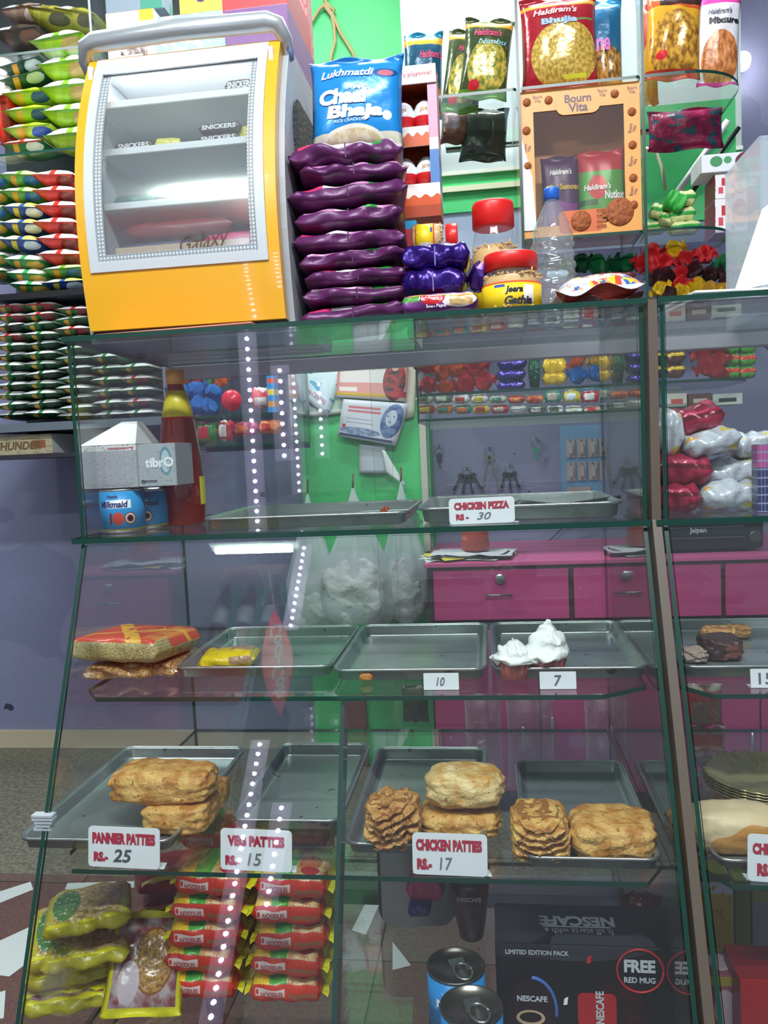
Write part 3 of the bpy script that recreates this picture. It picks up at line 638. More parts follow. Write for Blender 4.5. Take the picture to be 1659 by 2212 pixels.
# egg display carton
kb, kw, kh = pxbox(858, 142, 947, 470, 1.52)
kr = thing('egg_display_carton', 'tall white and orange display carton holding red and white toy eggs', 'display carton', kb)
kd = .09; KA = art('#efe2dc', (('w', .125, .008, 30., 0, '#d8561f'), ('r', .85, .35, 1, .65, '#3a6fb5'), ('r', .8, .62, 1, .85, '#dba0b4')), .35)
bm = bmesh.new(); bx(bm, -kw/2, 0, 0, kw/2, kd, kh*.13); bx(bm, -kw/2, kd-.003, kh*.13, kw/2, kd, kh); bx(bm, -kw/2, 0, kh*.92, kw/2, kd, kh); bx(bm, -kw/2, 0, kh*.13, -kw/2+.003, kd, kh*.92)
obj('carton_shell', bm, M('#b3431c', .4), kr)
o = obj('side_column', uvbox(kw*.22, kd, kh*.79), [art('#ecdcd8', (('r', 0, .1, 1, .4, '#4a7ab8'), ('r', 0, .5, 1, .95, '#d79ab0')), .35)]*3, kr, (kw*.39, 0, kh*.13))
obj('front_flap', uvbox(kw, .003, kh*.22), [art('#efe2dc', (('w', .62, .05, 22., 0, '#d8561f'), ('r', 0, 0, 1, .35, '#b3431c'))), KA, KA], kr, (0, -.004, 0))
obj('front_flap', uvbox(kw*.78, .003, kh*.13), [art('#efe2dc', (('w', .6, .09, 22., 0, '#cf5a2a'),)), KA, KA], kr, (-kw*.11, -.004, kh*.47))
obj('header', uvbox(kw, .003, kh*.12), [M('#f0e2de', .4)]*3, kr, (0, -.004, kh*.88)); txt(kr, "It's playtime!", kh*.035, (0, -.0056, kh*.94), M('#c2434a', .5), width=kw*.8)
eggp = bmesh.new(); lathe(eggp, [(.0005, 0), (.011, .002), (.019, .012), (.022, .024), (.0205, .036), (.015, .048), (.007, .056), (.0005, .058)], 20)
for f in eggp.faces: f.material_index = 1 if f.calc_center_median().z > .022 else 0
eg = obj('toy_egg', eggp, [M('#d8282c', .2), M('#eef0f2', .2)])
k = 0
for (dx, z) in ((-.022, kh*.60), (.016, kh*.60), (-.022, kh*.22), (.016, kh*.22)):
    e = eg if k == 0 else eg.copy()
    if k: COL.objects.link(e)
    e.location = kb+Vector((dx-.004, .035, z+.002)); tag(e, 'red and white toy egg, %s in the tall display carton' % ('upper left', 'upper right', 'lower left', 'lower right')[k], 'toy egg', 'eggs in the display carton')
    t_ = txt(e, 'JOY', .008, (0, -.0218, .034), M('#c78a2a', .5), bold=.02); k += 1
for z in (kh*.22, kh*.60): obj('egg_tray', box(-kw/2+.003, 0, z-.004, kw*.28, kd-.003, z), M('#e8e0e0', .3), kr)

# jars
JL = lambda: None
def jar(name, label, pb, Y, labmats, texts, z=None, lying=False, group=None, lf=.25):
    base, w, h = pxbox(*pb, Y); r = w/2
    if z is not None: h += base.z-z; base.z = z
    base.y = Y+r
    t = thing(name, label, 'jar', base, 0, group)
    bm = bmesh.new(); lathe(bm, [(r*.9, 0), (r*.98, .004), (r, h*.06), (r, h*.52), (r*.97, h*.62), (r*.86, h*(.95-lf)), (r*.78, h*(.99-lf)), (r*.78, h*(1.05-lf))], 32); obj('jar_body', bm, PLASTIC, t)
    bm = bmesh.new(); n = 40
    lathe(bm, [(r*.84, h*(.995-lf)), (r*.9, h*(1-lf)), (r*.9, h*.975), (r*.86, h)], n)
    for v in bm.verts:
        a = math.atan2(v.co.y, v.co.x); rr_ = math.hypot(v.co.x, v.co.y)
        if rr_ > r*.88: v.co.x *= 1+.012*math.sin(a*20); v.co.y *= 1+.012*math.sin(a*20)
    obj('screw_lid', bm, M('#d8231f', .35), t)
    bm = bmesh.new(); lathe(bm, [(r*1.004, h*.085), (r*1.004, h*.5)], 36); obj('label', bm, labmats, t)
    # savoury sticks inside
    bm = bmesh.new(); lathe(bm, [(r*.86, h*.012), (r*.95, h*.05), (r*.95, h*.5), (r*.93, h*.6), (r*.6, h*.66), (.001, h*.67)], 24)
    rn = random.Random(3)
    for i in range(150):
        a = rn.random()*6.28; q = r*(.55+.38*rn.random()); zz = h*(.56+.11*rn.random()) if rn.random() < .7 else h*rn.random()*.09+.004
        if zz < h*.2: q = r*.93
        p = Vector((q*math.cos(a), q*math.sin(a), zz)); d_ = Vector((rn.uniform(-1, 1), rn.uniform(-1, 1), rn.uniform(-.5, .5))).normalized()*r*.14
        tube(bm, [p-d_, p+d_], r*.035, 4)
    obj('savoury_sticks', bm, M('#cfa868', .6), t)['kind'] = 'stuff'
    for (s, th, v, hh, m, kw) in texts:
        kw = dict(kw); rr = r*1.012
        o = txt(t, s, hh*h, (th*r, 0, v*h), m, drape=lambda x, z: 0, **kw)
        for vv in o.data.vertices:
            a = vv.co.x/rr; vv.co.x = rr*math.sin(a); vv.co.y = -rr*math.cos(a)
    return t
LABY = art('#eecb1c', (('r', 0, 0, 1, .05, '#d8482a'), ('r', 0, .94, 1, 1, '#d8482a'), ('r', .56, .2, .62, .85, '#efe6e0'), ('r', .4, .8, .46, .9, '#2a4fa8')), .4)
LABB = art('#eecb1c', (('r', 0, 0, 1, .05, '#d8482a'), ('r', 0, .94, 1, 1, '#d8482a'), ('r', .43, .35, .485, .85, '#e8ddd0'), ('r', .535, .12, .585, .45, '#d8d4cc'), ('g', 1., 26., .0, '#c9a81c'), ('r', .49, .5, .53, .8, '#d8b41a')), .4)
BK = M('#25222a', .4)
jar('snack_jar', 'front clear jar with red lid and Jeera Gathia label on the showcase top', (1040, 536, 1174, 682), 1.30, LABY, (('Jeera', .05, .36, .13, BK, dict(shear=.25, bold=.03)), ('Gathia', .2, .2, .14, BK, dict(shear=.25, bold=.03))), z=TS)
jar('snack_jar', 'rear clear jar with red lid standing tall behind the front jar', (1016, 425, 1120, 640), 1.44, LABB, (), z=TS, lf=.19)
# lying jar
lj = jar('snack_jar', 'clear jar lying on its side with yellow label, behind the dark purple packs', (0, 0, 62, 100), 1.42, LABY, ())
lj.rotation_euler = (0, math.radians(90), 0); p = atY(888, 512, 1.42); lj.location = (p.x, 1.45, p.z)
carton('support_carton', 'blue and red small carton glimpsed behind the lying jar', (874, 476, 904, 700), 1.50, .04, art('#2b9fd0', (('r', 0, .3, 1, .93, '#c33a4a'),)), z=TS)
carton('support_carton', 'dark carton under the lying jar behind the purple packs', (884, 540, 1004, 705), 1.42, .06, M('#3a2228', .5), z=TS)
# purple foil packs and sweets pack
FP = M('#2f1570', .22, .55, bump=.5, bscale=18)
for i, (x, y, w, h, l) in enumerate(((940, 549, 148, 56, 'upper dark violet foil pack stacked in front of the jars'), (936, 604, 138, 58, 'lower dark violet foil pack resting on the flat sweets pack'))):
    p = atY(x, y+h/2, 1.30); o = obj('foil_pack', brick(w*1.3/F_, .09, h*1.3/F_*1.02, wr=.2, ph=i*3, end=.16), [FP]*3); o.location = (p.x, 1.35, p.z); tag(o, l, 'foil pack', 'dark violet foil packs')
    obj('seal_seam', box(-.001, -.0462, .004, .001, -.045, h*1.3/F_*.8), M('#8a84b8', .3, .5), o)
p = atY(1036, 595, 1.34); o = obj('wrapped_sweet', candy_mesh(.018, 2, squash=1.4), M('#3a1a6a', .2, .6)); o.location = (p.x, 1.36, p.z); tag(o, 'small dark violet foil twist squeezed between packs and front jar', 'sweet')
base, w, h = pxbox(870, 640, 1034, 688, 1.30)
r = thing('sweets_pack', 'flat purple and green sweets pack with a cake picture under violet packs', 'sweets pack', (base.x, 1.30, TS))
hh = base.z+h-TS
FT = art('#6e2a78', (('w', .45, .0, 1., 0, '#6e2a78'), ('r', .0, .55, .62, .95, '#3f8a34'), ('e', .76, .55, .22, .33, '#ddd6d4'), ('nr', .64, .3, .93, .85, '#d9bd85', '#b98a4e', 9.), ('r', 0, .0, 1, .07, '#c9a02a'), ('e', .42, .68, .16, .3, '#c8242c')), .3, .05, bump=.15)
obj('pouch', brick(w, .1, hh, wr=.1), [FT, FT, FT], r)
txt(r, "Haldiram's", hh*.2, (-.012, -.0515, hh*.68), WH, shear=.2, bold=.01); txt(r, 'Soan Papdi', hh*.2, (-.004, -.0505, hh*.3), WH)
# water bottle
bb, bw, bh = pxbox(1150, 392, 1246, 640, 1.42); bh += bb.z-TS; bb.z = TS; R_ = bw/2
t = thing('water_bottle', 'empty crinkled clear plastic bottle with blue cap on the showcase top', 'bottle', (bb.x, 1.42+R_, TS))
prof = [(R_*.7, 0), (R_*.92, .006)]
for i in range(30):
    z = .012+i*(bh*.62-.012)/29; prof.append((R_*(.97+.05*math.sin(i*1.7)), z))
prof += [(R_*.9, bh*.68), (R_*.72, bh*.76), (R_*.45, bh*.85), (R_*.30, bh*.90), (R_*.28, bh*.935)]
bm = bmesh.new(); lathe(bm, prof, 36)
for v in bm.verts:
    if v.co.z < bh*.7:
        k = 1+.13*noise.noise(v.co*70); v.co.x *= k; v.co.y *= k
obj('bottle_body', bm, glass_mat((.86, .9, .91), .06, 2.0, .10), t)
bm = bmesh.new(); lathe(bm, [(R_*.32, bh*.915), (R_*.36, bh*.92), (R_*.36, bh*.985), (R_*.33, bh)], 28); obj('cap', bm, M('#1f5fc0', .35), t)
# colourful pouch lying right of the jar
base, w, h = pxbox(1200, 588, 1398, 662, 1.31)
o = obj('snack_pouch', pillow(w, .16, .055, ph=1.2, wr=.45), [art('#c9c6d8', (('n', 6.2, .54, '#2f63b0'), ('n', 7.4, .55, '#d8482f'), ('n', 8.1, .57, '#e0c832'), ('n', 5.7, .58, '#cfa06a'), ('r', 0, 0, 1, .05, '#c9d4d0')), .25, .2, bump=.3), art('#8a3228', (('e', .35, .12, .03, .05, '#4fa04a'), ('e', .43, .12, .03, .05, '#4fa04a')), .3, .1, bump=.3)])
o.location = (base.x, 1.31+.085, base.z+.034); o.rotation_euler = (.06, -.06, 0); tag(o, 'colourful patterned snack pouch lying flat right of the front jar', 'snack pouch')
o = obj('snack_pouch', pillow(w*.9, .15, .03, ph=3.2, wr=.3), [M('#5a2420', .35), M('#4a1c1a', .35)]); o.location = (base.x+.005, 1.40, TS+.016); tag(o, 'dark maroon pouch underneath the colourful patterned pouch', 'snack pouch')
# orange window carton
BY = 2.065
ob, ow, oh = pxbox(1121, 188, 1384, 506, BY); oh += ob.z-1.7465; ob.z = 1.7465
oc = thing('window_carton', 'orange biscuit carton with a large open window standing behind the bottle', 'carton', ob)
wy0, wy1, wx0_, wx1_ = oh*.08, oh*.86, -ow*.37, ow*.37
OR = art('#e8a04a', (('n', 3., .6, '#efb467'),), .4); ORD_ = M('#c98a4a', .5)
def frame(bm, x0, x1, z0, z1): bx(bm, x0, -.002, z0, x1, 0, z1)
bm = bmesh.new(); frame(bm, -ow/2, ow/2, wy1, oh); frame(bm, -ow/2, ow/2, 0, wy0); frame(bm, -ow/2, wx0_, wy0, wy1); frame(bm, wx1_, ow/2, wy0, wy1)
obj('front_frame', bm, OR, oc)
D_ = .13; bm = bmesh.new(); bx(bm, -ow/2, 0, 0, -ow/2+.002, D_, oh); bx(bm, ow/2-.002, 0, 0, ow/2, D_, oh); bx(bm, -ow/2, D_-.002, 0, ow/2, D_, oh); bx(bm, -ow/2, 0, oh-.002, ow/2, D_, oh); bx(bm, -ow/2, 0, 0, ow/2, D_, .002)
obj('carton_walls', bm, M('#dc9a5c', .55), oc)
obj('window_film', box(wx0_, .0005, wy0, wx1_, .001, wy1), glass_mat((.96, .95, .93), .05, 1.4, .03), oc)
bm = prism(rrect(ow*.36, oh*.16, .02), -.0035, -.0022, axis='y'); fl = [atY(x, y, BY-.004) for x, y in ((1127, 300), (1150, 385), (1160, 498), (1126, 500))]
obj('side_flap', prism([(v.x-ob.x, v.z-ob.z) for v in fl], -.006, -.004, axis='y'), [M('#e8e6e2', .4)]*2, oc)
obj('name_tab', bm, [OR, OR], oc, (0, 0, oh*.9))
txt(oc, 'Bourn', oh*.055, (0, -.0042, oh*.925), M('#5a2c3c', .4), bold=.015); txt(oc, 'Vita', oh*.06, (0, -.0042, oh*.865), M('#5a2c3c', .4), bold=.015)
CK = art('#a85a28', (('n', 14., .55, '#8a431c'),), .6, bump=.6, bscale=120); PK = M('#6a3040', .45)
def cookie(r): bm = bmesh.new(); lathe(bm, [(r, 0), (r, .002), (r*.9, .004), (.001, .0045)], 24); bmesh.ops.rotate(bm, verts=bm.verts, matrix=Matrix.Rotation(math.pi/2, 3, 'X')); return bm
for (x, z) in ((-.42, .93), (-.24, .93), (.3, .93), (-.43, .74), (-.43, .5), (.435, .8), (.435, .58), (.435, .36), (.435, .12+.06)):
    obj('cookie_print', cookie(ow*.034), CK, oc, (x*ow, -.002, z*oh))
for (x, z, a) in ((-.33, .945, 0), (.2, .945, 0), (.44, .945, 0), (.435, .69, 80), (.435, .47, 80), (.435, .27, 80), (-.43, .62, 80), (-.43, .38, 80)):
    txt(oc, 'Bourn\nVita', oh*.05, (x*ow, -.0026, z*oh), PK, ry=math.radians(-a), width=ow*.075)
obj('cookie_picture', cookie(ow*.115), CK, oc, (ow*.32, -.0025, oh*.14)); obj('cookie_picture', cookie(ow*.085), CK, oc, (-ow*.0, -.0025, oh*.10))
bm = prism(rrect(ow*.36, oh*.15, .01), -.0024, -.0021, axis='y'); obj('biscuit_pack_print', bm, [M('#d8642e', .4)]*2, oc, (0, 0, oh*.1))
bm = bmesh.new()
for i in range(4): bx(bm, ow*.13, -.003, oh*(.04+.035*i), ow*.21, -.002, oh*(.065+.035*i), .001)
obj('cookie_picture', bm, CK, oc)
stand_pack('snack_pouch', 'purple standing pouch behind the orange carton window, left one', 'snack pouch', (1168, 338, 1254, 470), BY+.05, .03, art('#4a2050', (('w', .45, .03, 6, 0, '#7a2f86'), ('ne', .62, .16, .36, .16, '#b58a4e', '#6a3a1c', 9.)), .35, .05), M('#4a2050', .4), (("Haldiram's", .5, .8, .07, WH, dict(shear=.25, bold=.015, width=.55)), ('Mini Samosa', .55, .62, .07, GLD, dict(width=.8, bold=.01))), z=ob.z+.003)
stand_pack('snack_pouch', 'red and green standing pouch behind the orange carton window, right one', 'snack pouch', (1246, 326, 1352, 470), BY+.03, .035, art('#4f9a35', (('w', .85, .08, 5, 1.2, '#4f9a35'), ('r', 0, .75, 1, 1, '#b32430'), ('e', .4, .56, .2, .14, '#c8242c'), ('ne', .6, .14, .5, .17, '#c08040', '#7a3c18', 8.), ('r', 0, .35, .4, .42, '#28602a')), .35, .05), M('#3a7a30', .4), (("Haldiram's", .4, .56, .07, WH, dict(shear=.25, bold=.015, width=.55)), ('Nutkut', .75, .46, .1, WH, dict(bold=.02, width=.4))), z=ob.z+.003)
# twine on a nail
tw = M('#a89468', .8); bm = bmesh.new()
T0 = atY(706, 2, 3.085)
for q in ([(706, -30), (704, 8), (716, 30), (722, 60), (724, 90), (716, 118), (712, 160)], [(704, 8), (690, 20), (664, 62), (640, 100)], [(716, 26), (735, 70), (760, 110), (780, 160)], [(700, 0), (712, 14), (722, 22), (716, 34), (706, 20), (698, 8)]):
    tube(bm, [atY(x, y, 3.08) for x, y in q], .006, 6)
tag(obj('twine', bm, tw), 'knotted beige twine hanging on the green wall above the blue bag', 'twine')
# ------------------------------------------------------------------ wall-hung glass shelves on the right, with snacks and sweets
GY0, GY1 = 2.05, 2.40
ZA, ZB, ZC, ZD, ZE = 2.103, 1.746, 1.560, 1.385, 1.322
ux0 = atY(948, 228, GY0).x; uxa = atY(1117, 200, GY0).x; uxb = atY(1386, 200, GY0).x; ux1 = atY(1606, 190, GY0+.1).x
xm0 = atY(905, 850, GY0).x
gs = thing('glass_shelf_unit', 'wall glass shelf unit with rounded right ends above and behind the showcase', 'shelf unit', (uxa, GY1, 1.3))
goff = Vector((-uxa, -GY1, -1.3))
def gp(name, bm, m=(GLASS, EDGE)):
    o = obj(name, bm, list(m), gs); o.location = goff; return o
def rshelf(x0, x1, z, r=.16, y1=GY1):
    pts = [(x0, y1), (x0, GY0)]+[(x1-r+r*math.sin(a), GY0+r-r*math.cos(a)) for a in [math.pi/2*i/10 for i in range(11)]]+[(x1-r*.4+r*.4*math.cos(a), y1-r*.4+r*.4*math.sin(a)) for a in [math.pi/2*i/5 for i in range(6)]]
    return prism(pts, z-.007, z)
gp('shelf', rshelf(ux0, uxa-.001, ZA, .01)); gp('shelf', rshelf(uxa+.009, uxb-.002, ZA, .01)); gp('shelf', rshelf(uxb+.008, ux1, ZA))
gp('shelf', rshelf(uxa+.009, uxb-.002, ZB, .01)); gp('shelf', rshelf(uxb+.008, ux1-.03, ZB, .14)); gp('shelf', rshelf(uxa+.009, uxb-.002, ZC, .01)); gp('shelf', rshelf(uxb+.008, ux1+.02, ZC, .1))
gp('shelf', rshelf(xm0, uxb-.06, ZD, .01)); gp('shelf', rshelf(uxb+.002, ux1, ZD, .12)); gp('shelf', rshelf(xm0, uxb-.06, ZE, .01)); gp('shelf', rshelf(uxb+.002, ux1-.1, ZE, .1))
for x in (uxa, uxb): gp('upright', prism([(GY0-.002, ZC-.02), (GY1, ZC-.02), (GY1, 2.6), (GY0-.002, 2.6)], x, x+.007, axis='x'))
for x in (xm0-.006, uxb-.058): gp('upright', prism([(GY0-.002, ZE-.01), (GY1, ZE-.01), (GY1, 1.52), (GY0-.002, 1.52)], x, x+.005, axis='x'))
for z in (ZE, ZD): gp('shelf_rail', box(xm0, GY1, z-.02, ux1-.1, GY1+.02, z-.004), [M('#9aa0a6', .4, .5)])
gp('back_rail', box(ux0, GY1, ZA-.012, ux1-.05, GY1+.012, ZA-.002), [STEELD])
GRP = art('#3c4a26', (('w', .93, .02, 3, 0, '#3c4a26'), ('r', 0, .86, 1, .93, '#cf9a2c'), ('ne', .55, .36, .42, .33, '#d0b44e', '#6b7a2c', 14.), ('r', 0, 0, 1, .1, '#5b8a2c'), ('e', .3, .14, .12, .06, '#c8242c')), .22, .15, bump=.4, bscale=22)
GRB = M('#39452a', .3, .2, bump=.4, bscale=22)
PINK = M('#d23a6a', .4); LB = M('#8ac4dc', .4)
stand_pack('savoury_bag', 'tall dark green noodle snack bag on the upper glass shelf, left of the first upright', 'savoury bag', (984, 38, 1092, 224), 2.10, .05, GRP, GRB, (("Haldiram's", .5, .78, .09, PINK, dict(shear=.25, bold=.015, width=.55)), ('Nimbu', .6, .66, .07, LB, dict(shear=.2, width=.55))), z=ZA, ry=.14, tilt=-.05)
stand_pack('savoury_bag', 'dark green snack bag leaning half hidden behind the tall green bag', 'savoury bag', (945, 62, 1030, 232), 2.17, .045, GRP, GRB, (("Haldiram's", .6, .74, .07, PINK, dict(shear=.25, bold=.015, width=.55)),), z=ZA, ry=.16, tilt=-.05)
TEAL = art('#17506a', (('r', 0, .84, 1, .92, '#d6a02c'), ('r', 0, .92, 1, 1, '#1c7a96'), ('ne', .6, .2, .5, .22, '#b07a3a', '#5a3a1c', 10.)), .25, .15, bump=.35, bscale=22)
stand_pack('savoury_bag', 'teal snack bag with yellow band peeking over the egg display carton', 'savoury bag', (866, 72, 952, 236), 2.20, .05, TEAL, TEAL, (("Haldiram's", .7, .72, .09, PINK, dict(shear=.25, bold=.015, width=.55)), ('Alu', .7, .48, .09, M('#d88ac8', .4), dict(width=.35))), z=ZA, ry=.05)
# bag shapes below the shelf; the left pair imitates reflections in its underside
hb = M('#39443a', .22, .35, bump=.6, bscale=16)
for (b4, l, m) in (((988, 235, 1092, 350), 'dark glossy bag hanging below the upper glass shelf, right one', hb), ((948, 240, 1012, 312), 'reddish brown packet hanging below the upper glass shelf, left one', M('#6b4a3c', .35, .1, bump=.4))):
    stand_pack('under_shelf_bag', l, 'snack bag', b4, 2.30, .05, m, m, (), ry=.1)
stand_pack('under_shelf_bag', 'dark magenta packet seen below the rounded upper shelf', 'snack bag', (1396, 236, 1565, 325), 2.33, .05, art('#8a1c48', (('n', 4., .55, '#24505e'), ('n', 5., .6, '#b02a5c')), .3, bump=.4), M('#6a1c38', .4), ())
BHU = art('#a3202c', (('r', 0, .86, 1, .90, '#dca436'), ('ne', .56, .34, .45, .34, '#d8b95c', '#a88430', 26.), ('r', 0, 0, 1, .07, '#a3202c'), ('r', .3, .68, .95, .70, '#5f9a50'), ('r', .55, .1, .85, .14, '#d9d83a')), .22, .12, bump=.35, bscale=24)
stand_pack('savoury_bag', 'large dark red Bhujia bag with yellow noodle picture above the orange carton', 'savoury bag', (1122, -6, 1292, 186), 2.10, .07, BHU, BHU, (("Haldiram's", .45, .8, .07, M('#e8c8c8', .4), dict(shear=.25, bold=.015, width=.55)), ('Bhujia', .5, .68, .09, M('#9cb8e0', .4), dict(bold=.03, width=.45)), ), z=ZA, ry=.0)
BMX = art('#1b5f86', (('r', 0, .9, 1, 1, '#2a86b8'), ('ne', .5, .22, .6, .3, '#b5843c', '#54401c', 14.)), .25, .12, bump=.35, bscale=24)
stand_pack('savoury_bag', 'blue snack bag half hidden behind the large dark red bag', 'savoury bag', (1262, 0, 1345, 178), 2.20, .06, BMX, BMX, (('ne', .45, .52, .12, M('#cf7ac0', .4), dict(bold=.02, width=.35)),), z=ZA)
ORB = art('#cf5a24', (('r', .2, .8, 1, .92, '#3c2420'), ('w', .78, .03, 4, 1, '#dca42c'), ('ne', .5, .36, .47, .38, '#dfa83c', '#8f5f22', 13.), ('r', 0, 0, 1, .1, '#c23c30'), ('e', .25, .24, .1, .05, '#d82a2c')), .22, .1, bump=.3, bscale=24)
stand_pack('savoury_bag', 'orange and brown snack bag with yellow mixture picture on the rounded shelf', 'savoury bag', (1388, -14, 1512, 172), 2.10, .07, ORB, ORB, (), z=ZA, ry=.05)
WPB = art('#e2dfe6', (('r', 0, .86, 1, 1, '#cf3f93'), ('ne', .5, .26, .46, .3, '#dd8f52', '#a65f30', 13.), ('r', 0, 0, 1, .04, '#cf3f93')), .3, .05, bump=.2)
stand_pack('savoury_bag', 'white and pink mixture bag at the rounded right end of the upper shelf', 'savoury bag', (1502, -14, 1594, 180), 2.16, .05, WPB, WPB, (('Mixture', .55, .66, .07, BK, dict(bold=.03, width=.7)), ("Haldiram's", .45, .76, .06, M('#555566', .4), dict(shear=.25, bold=.015, width=.55))), z=ZA, ry=.05)
stand_pack('savoury_bag', 'red and yellow snack bag edge beside the second glass upright', 'savoury bag', (1386, 10, 1420, 168), 2.24, .04, art('#b8321f', (('w', .5, .1, 5, 0, '#d8a02c'),)), RED, (), z=ZA)
# bright round lamp near the right wall
lb = thing('wall_lamp', 'small glaring white lamp on the lavender wall by the rounded shelf', 'lamp', atY(1597, 140, 3.24))
bm = bmesh.new(); lathe(bm, [(.001, 0), (.028, .004), (.034, .02), (.028, .045), (.012, .06), (.001, .062)], 20); bmesh.ops.rotate(bm, verts=bm.verts, matrix=Matrix.Rotation(math.pi/2, 3, 'X')); obj('bulb', bm, M('#ffffff', .3, emit=30, key='bulb'), lb)
bm = bmesh.new(); lathe(bm, [(.022, -.05), (.022, .004)], 20); bmesh.ops.rotate(bm, verts=bm.verts, matrix=Matrix.Rotation(math.pi/2, 3, 'X')); obj('socket', bm, WHITE, lb)
# shelf B right: green pouches, pink-white boxes
CRM = M('#c9d08a', .5, bump=.2); GRB2 = M('#2fa53c', .5, bump=.2)
PM = art('#ccd192', (('r', 0, .36, 1, .60, '#2f9a3c'),), .5, bump=.2)
def lump(px, py, Y, wpx, hpx, mats, label, cat='sweet pouch', name='sweet_pouch', ry=0, d=.06, z=None, group=None, p=2.6):
    b_, w, h = pxbox(px-wpx/2, py-hpx/2, px+wpx/2, py+hpx/2, Y)
    o = obj(name, brick(w, d, h, wr=.22, ph=px*.1, p=p, end=.25), mats); o.location = (b_.x, Y+d/2, b_.z if z is None else z); o.rotation_euler = (0, ry, 0)
    return tag(o, label, cat, group)
lump(1476, 425, 2.12, 62, 36, [PM]*3, 'cream and green pouch at the top of the right pile on the rounded shelf')
lump(1476, 460, 2.12, 58, 34, [PM]*3, 'cream and green pouch in the middle of the right pile')
lump(1484, 487, 2.12, 66, 28, [PM]*3, 'cream and green pouch at the bottom of the right pile')
lump(1452, 428, 2.10, 46, 44, [GRB2]*3, 'bright green pouch tilted on top of the left pile', ry=.5)
lump(1424, 452, 2.14, 44, 32, [PM]*3, 'cream and green pouch at the upper left of the pile', ry=.3)
lump(1452, 470, 2.13, 60, 30, [PM]*3, 'cream and green pouch in the centre of the left pile', ry=.25)
lump(1418, 487, 2.16, 50, 26, [PM]*3, 'cream and green pouch at the bottom of the left pile')
bxa = art('#ece6e8', (('e', .78, .55, .26, .42, '#c83a4a'), ('e', .8, .45, .2, .25, '#e0a088'), ('r', .2, .5, .34, .8, '#c02a3a'), ('r', .1, .2, .25, .45, '#d84a5a'), ('r', .5, .05, .6, .2, '#c02a3a')), .35)
for i, (y0, y1) in enumerate(((372, 428), (428, 487))):
    carton('sweet_carton', 'white carton with pink picture, %s of two stacked at the shelf end' % ('upper', 'lower')[i], (1545, y0, 1614, y1-.5), 2.14, .1, bxa, M('#8a2a30', .4), None, z=None if i == 0 else ZB+.0005)
carton('chocolate_carton', 'white and brown flat carton with green round marks tilted on the two white cartons', (1514, 330, 1638, 369), 2.13, .1, art('#e4e6ea', (('e', .86, .5, .26, .55, '#6a2434'), ('e', .88, .45, .12, .28, '#a8604a'), ('e', .27, .58, .11, .3, '#3f8f5a'), ('e', .47, .62, .07, .2, '#4f9a64')), .35), WHITE, None)
# shelf C candies
foil = {c: M(h, .2, .55, bump=.6, bscale=90) for c, h in dict(red='#cc2028', yellow='#e2b61c', brown='#3a1c20', green='#0f6b3c', lime='#7fc02c', blue='#1b6ec2', gold='#c9962a', purple='#4a2a8a', orange='#dd5a1c', dkgreen='#0b4a2e').items()}
CMESH = [candy_mesh(1, i*1.7) for i in range(4)]; tmp = []
for b_ in CMESH: o = obj('wrapped_candy', b_, foil['red']); tmp.append(o.data); bpy.data.objects.remove(o)
CM2 = {}
def candy(px, py, Y, rpx, col, label, ry=None, group=None, z=None):
    k = (rnd.randint(0, 3), col)
    if k not in CM2:
        m = tmp[k[0]].copy(); m.materials.clear(); m.materials.append(foil[col]); CM2[k] = m
    p = atY(px, py, Y); s = rpx*Y/F_; o = obj('wrapped_candy', CM2[k]); o.location = (p.x, Y, p.z if z is None else z); o.scale = (s*.78, s*.9, s*.95); o.rotation_euler = (rnd.random(), rnd.uniform(-.6, .6) if ry is None else ry, rnd.uniform(-.3, .3))
    return tag(o, label, 'candy', group)
rc = [(1410, 545, 'red'), (1455, 540, 'yellow'), (1412, 573, 'red'), (1435, 565, 'red'), (1480, 560, 'red'), (1522, 550, 'red'), (1470, 590, 'red'), (1500, 583, 'brown'), (1535, 592, 'brown'), (1562, 570, 'green'), (1596, 522, 'lime'), (1602, 556, 'lime'), (1440, 598, 'brown'), (1418, 602, 'brown'), (1572, 604, 'brown'), (1604, 598, 'brown'), (1470, 614, 'red'), (1388, 570, 'red'), (1472, 626, 'yellow'), (1505, 620, 'yellow'), (1530, 626, 'gold'), (1425, 625, 'yellow'), (1445, 637, 'brown'), (1555, 630, 'gold')]
where = {}
for i, (x, y, c) in enumerate(rc):
    q = ('left' if x < 1455 else 'middle' if x < 1530 else 'right')+' '+('upper' if y < 570 else 'centre' if y < 605 else 'lower'); key = (c, q); where[key] = where.get(key, 0)+1
    side = '' if where[key] == 1 else (', further right' if where[key] == 2 else ', lowest one')
    candy(x, y, 2.12-.03*((y-520)/110), 21 if c != 'lime' else 24, c, '%s foil candy, %s part%s, heap beyond the orange carton' % (c, q, side), group='candies heaped right of the orange carton')
for i, x in enumerate((1200, 1225, 1255, 1290, 1325, 1355)):
    candy(x, 572+6*math.sin(i*2), 2.14, 24, 'green' if i % 2 else 'dkgreen', 'dark green foil candy, %s from left, under the orange carton' % ('first', 'second', 'third', 'fourth', 'fifth', 'sixth')[i], group='green candies under the orange carton')
lump(1205, 592, 2.10, 50, 22, [M('#b9d4e0', .3)]*3, 'pale blue packet low behind the clear bottle', z=None)
lump(1330, 596, 2.08, 90, 22, [M('#6a2a30', .3, bump=.3)]*3, 'dark red packet on the shelf below the orange carton')
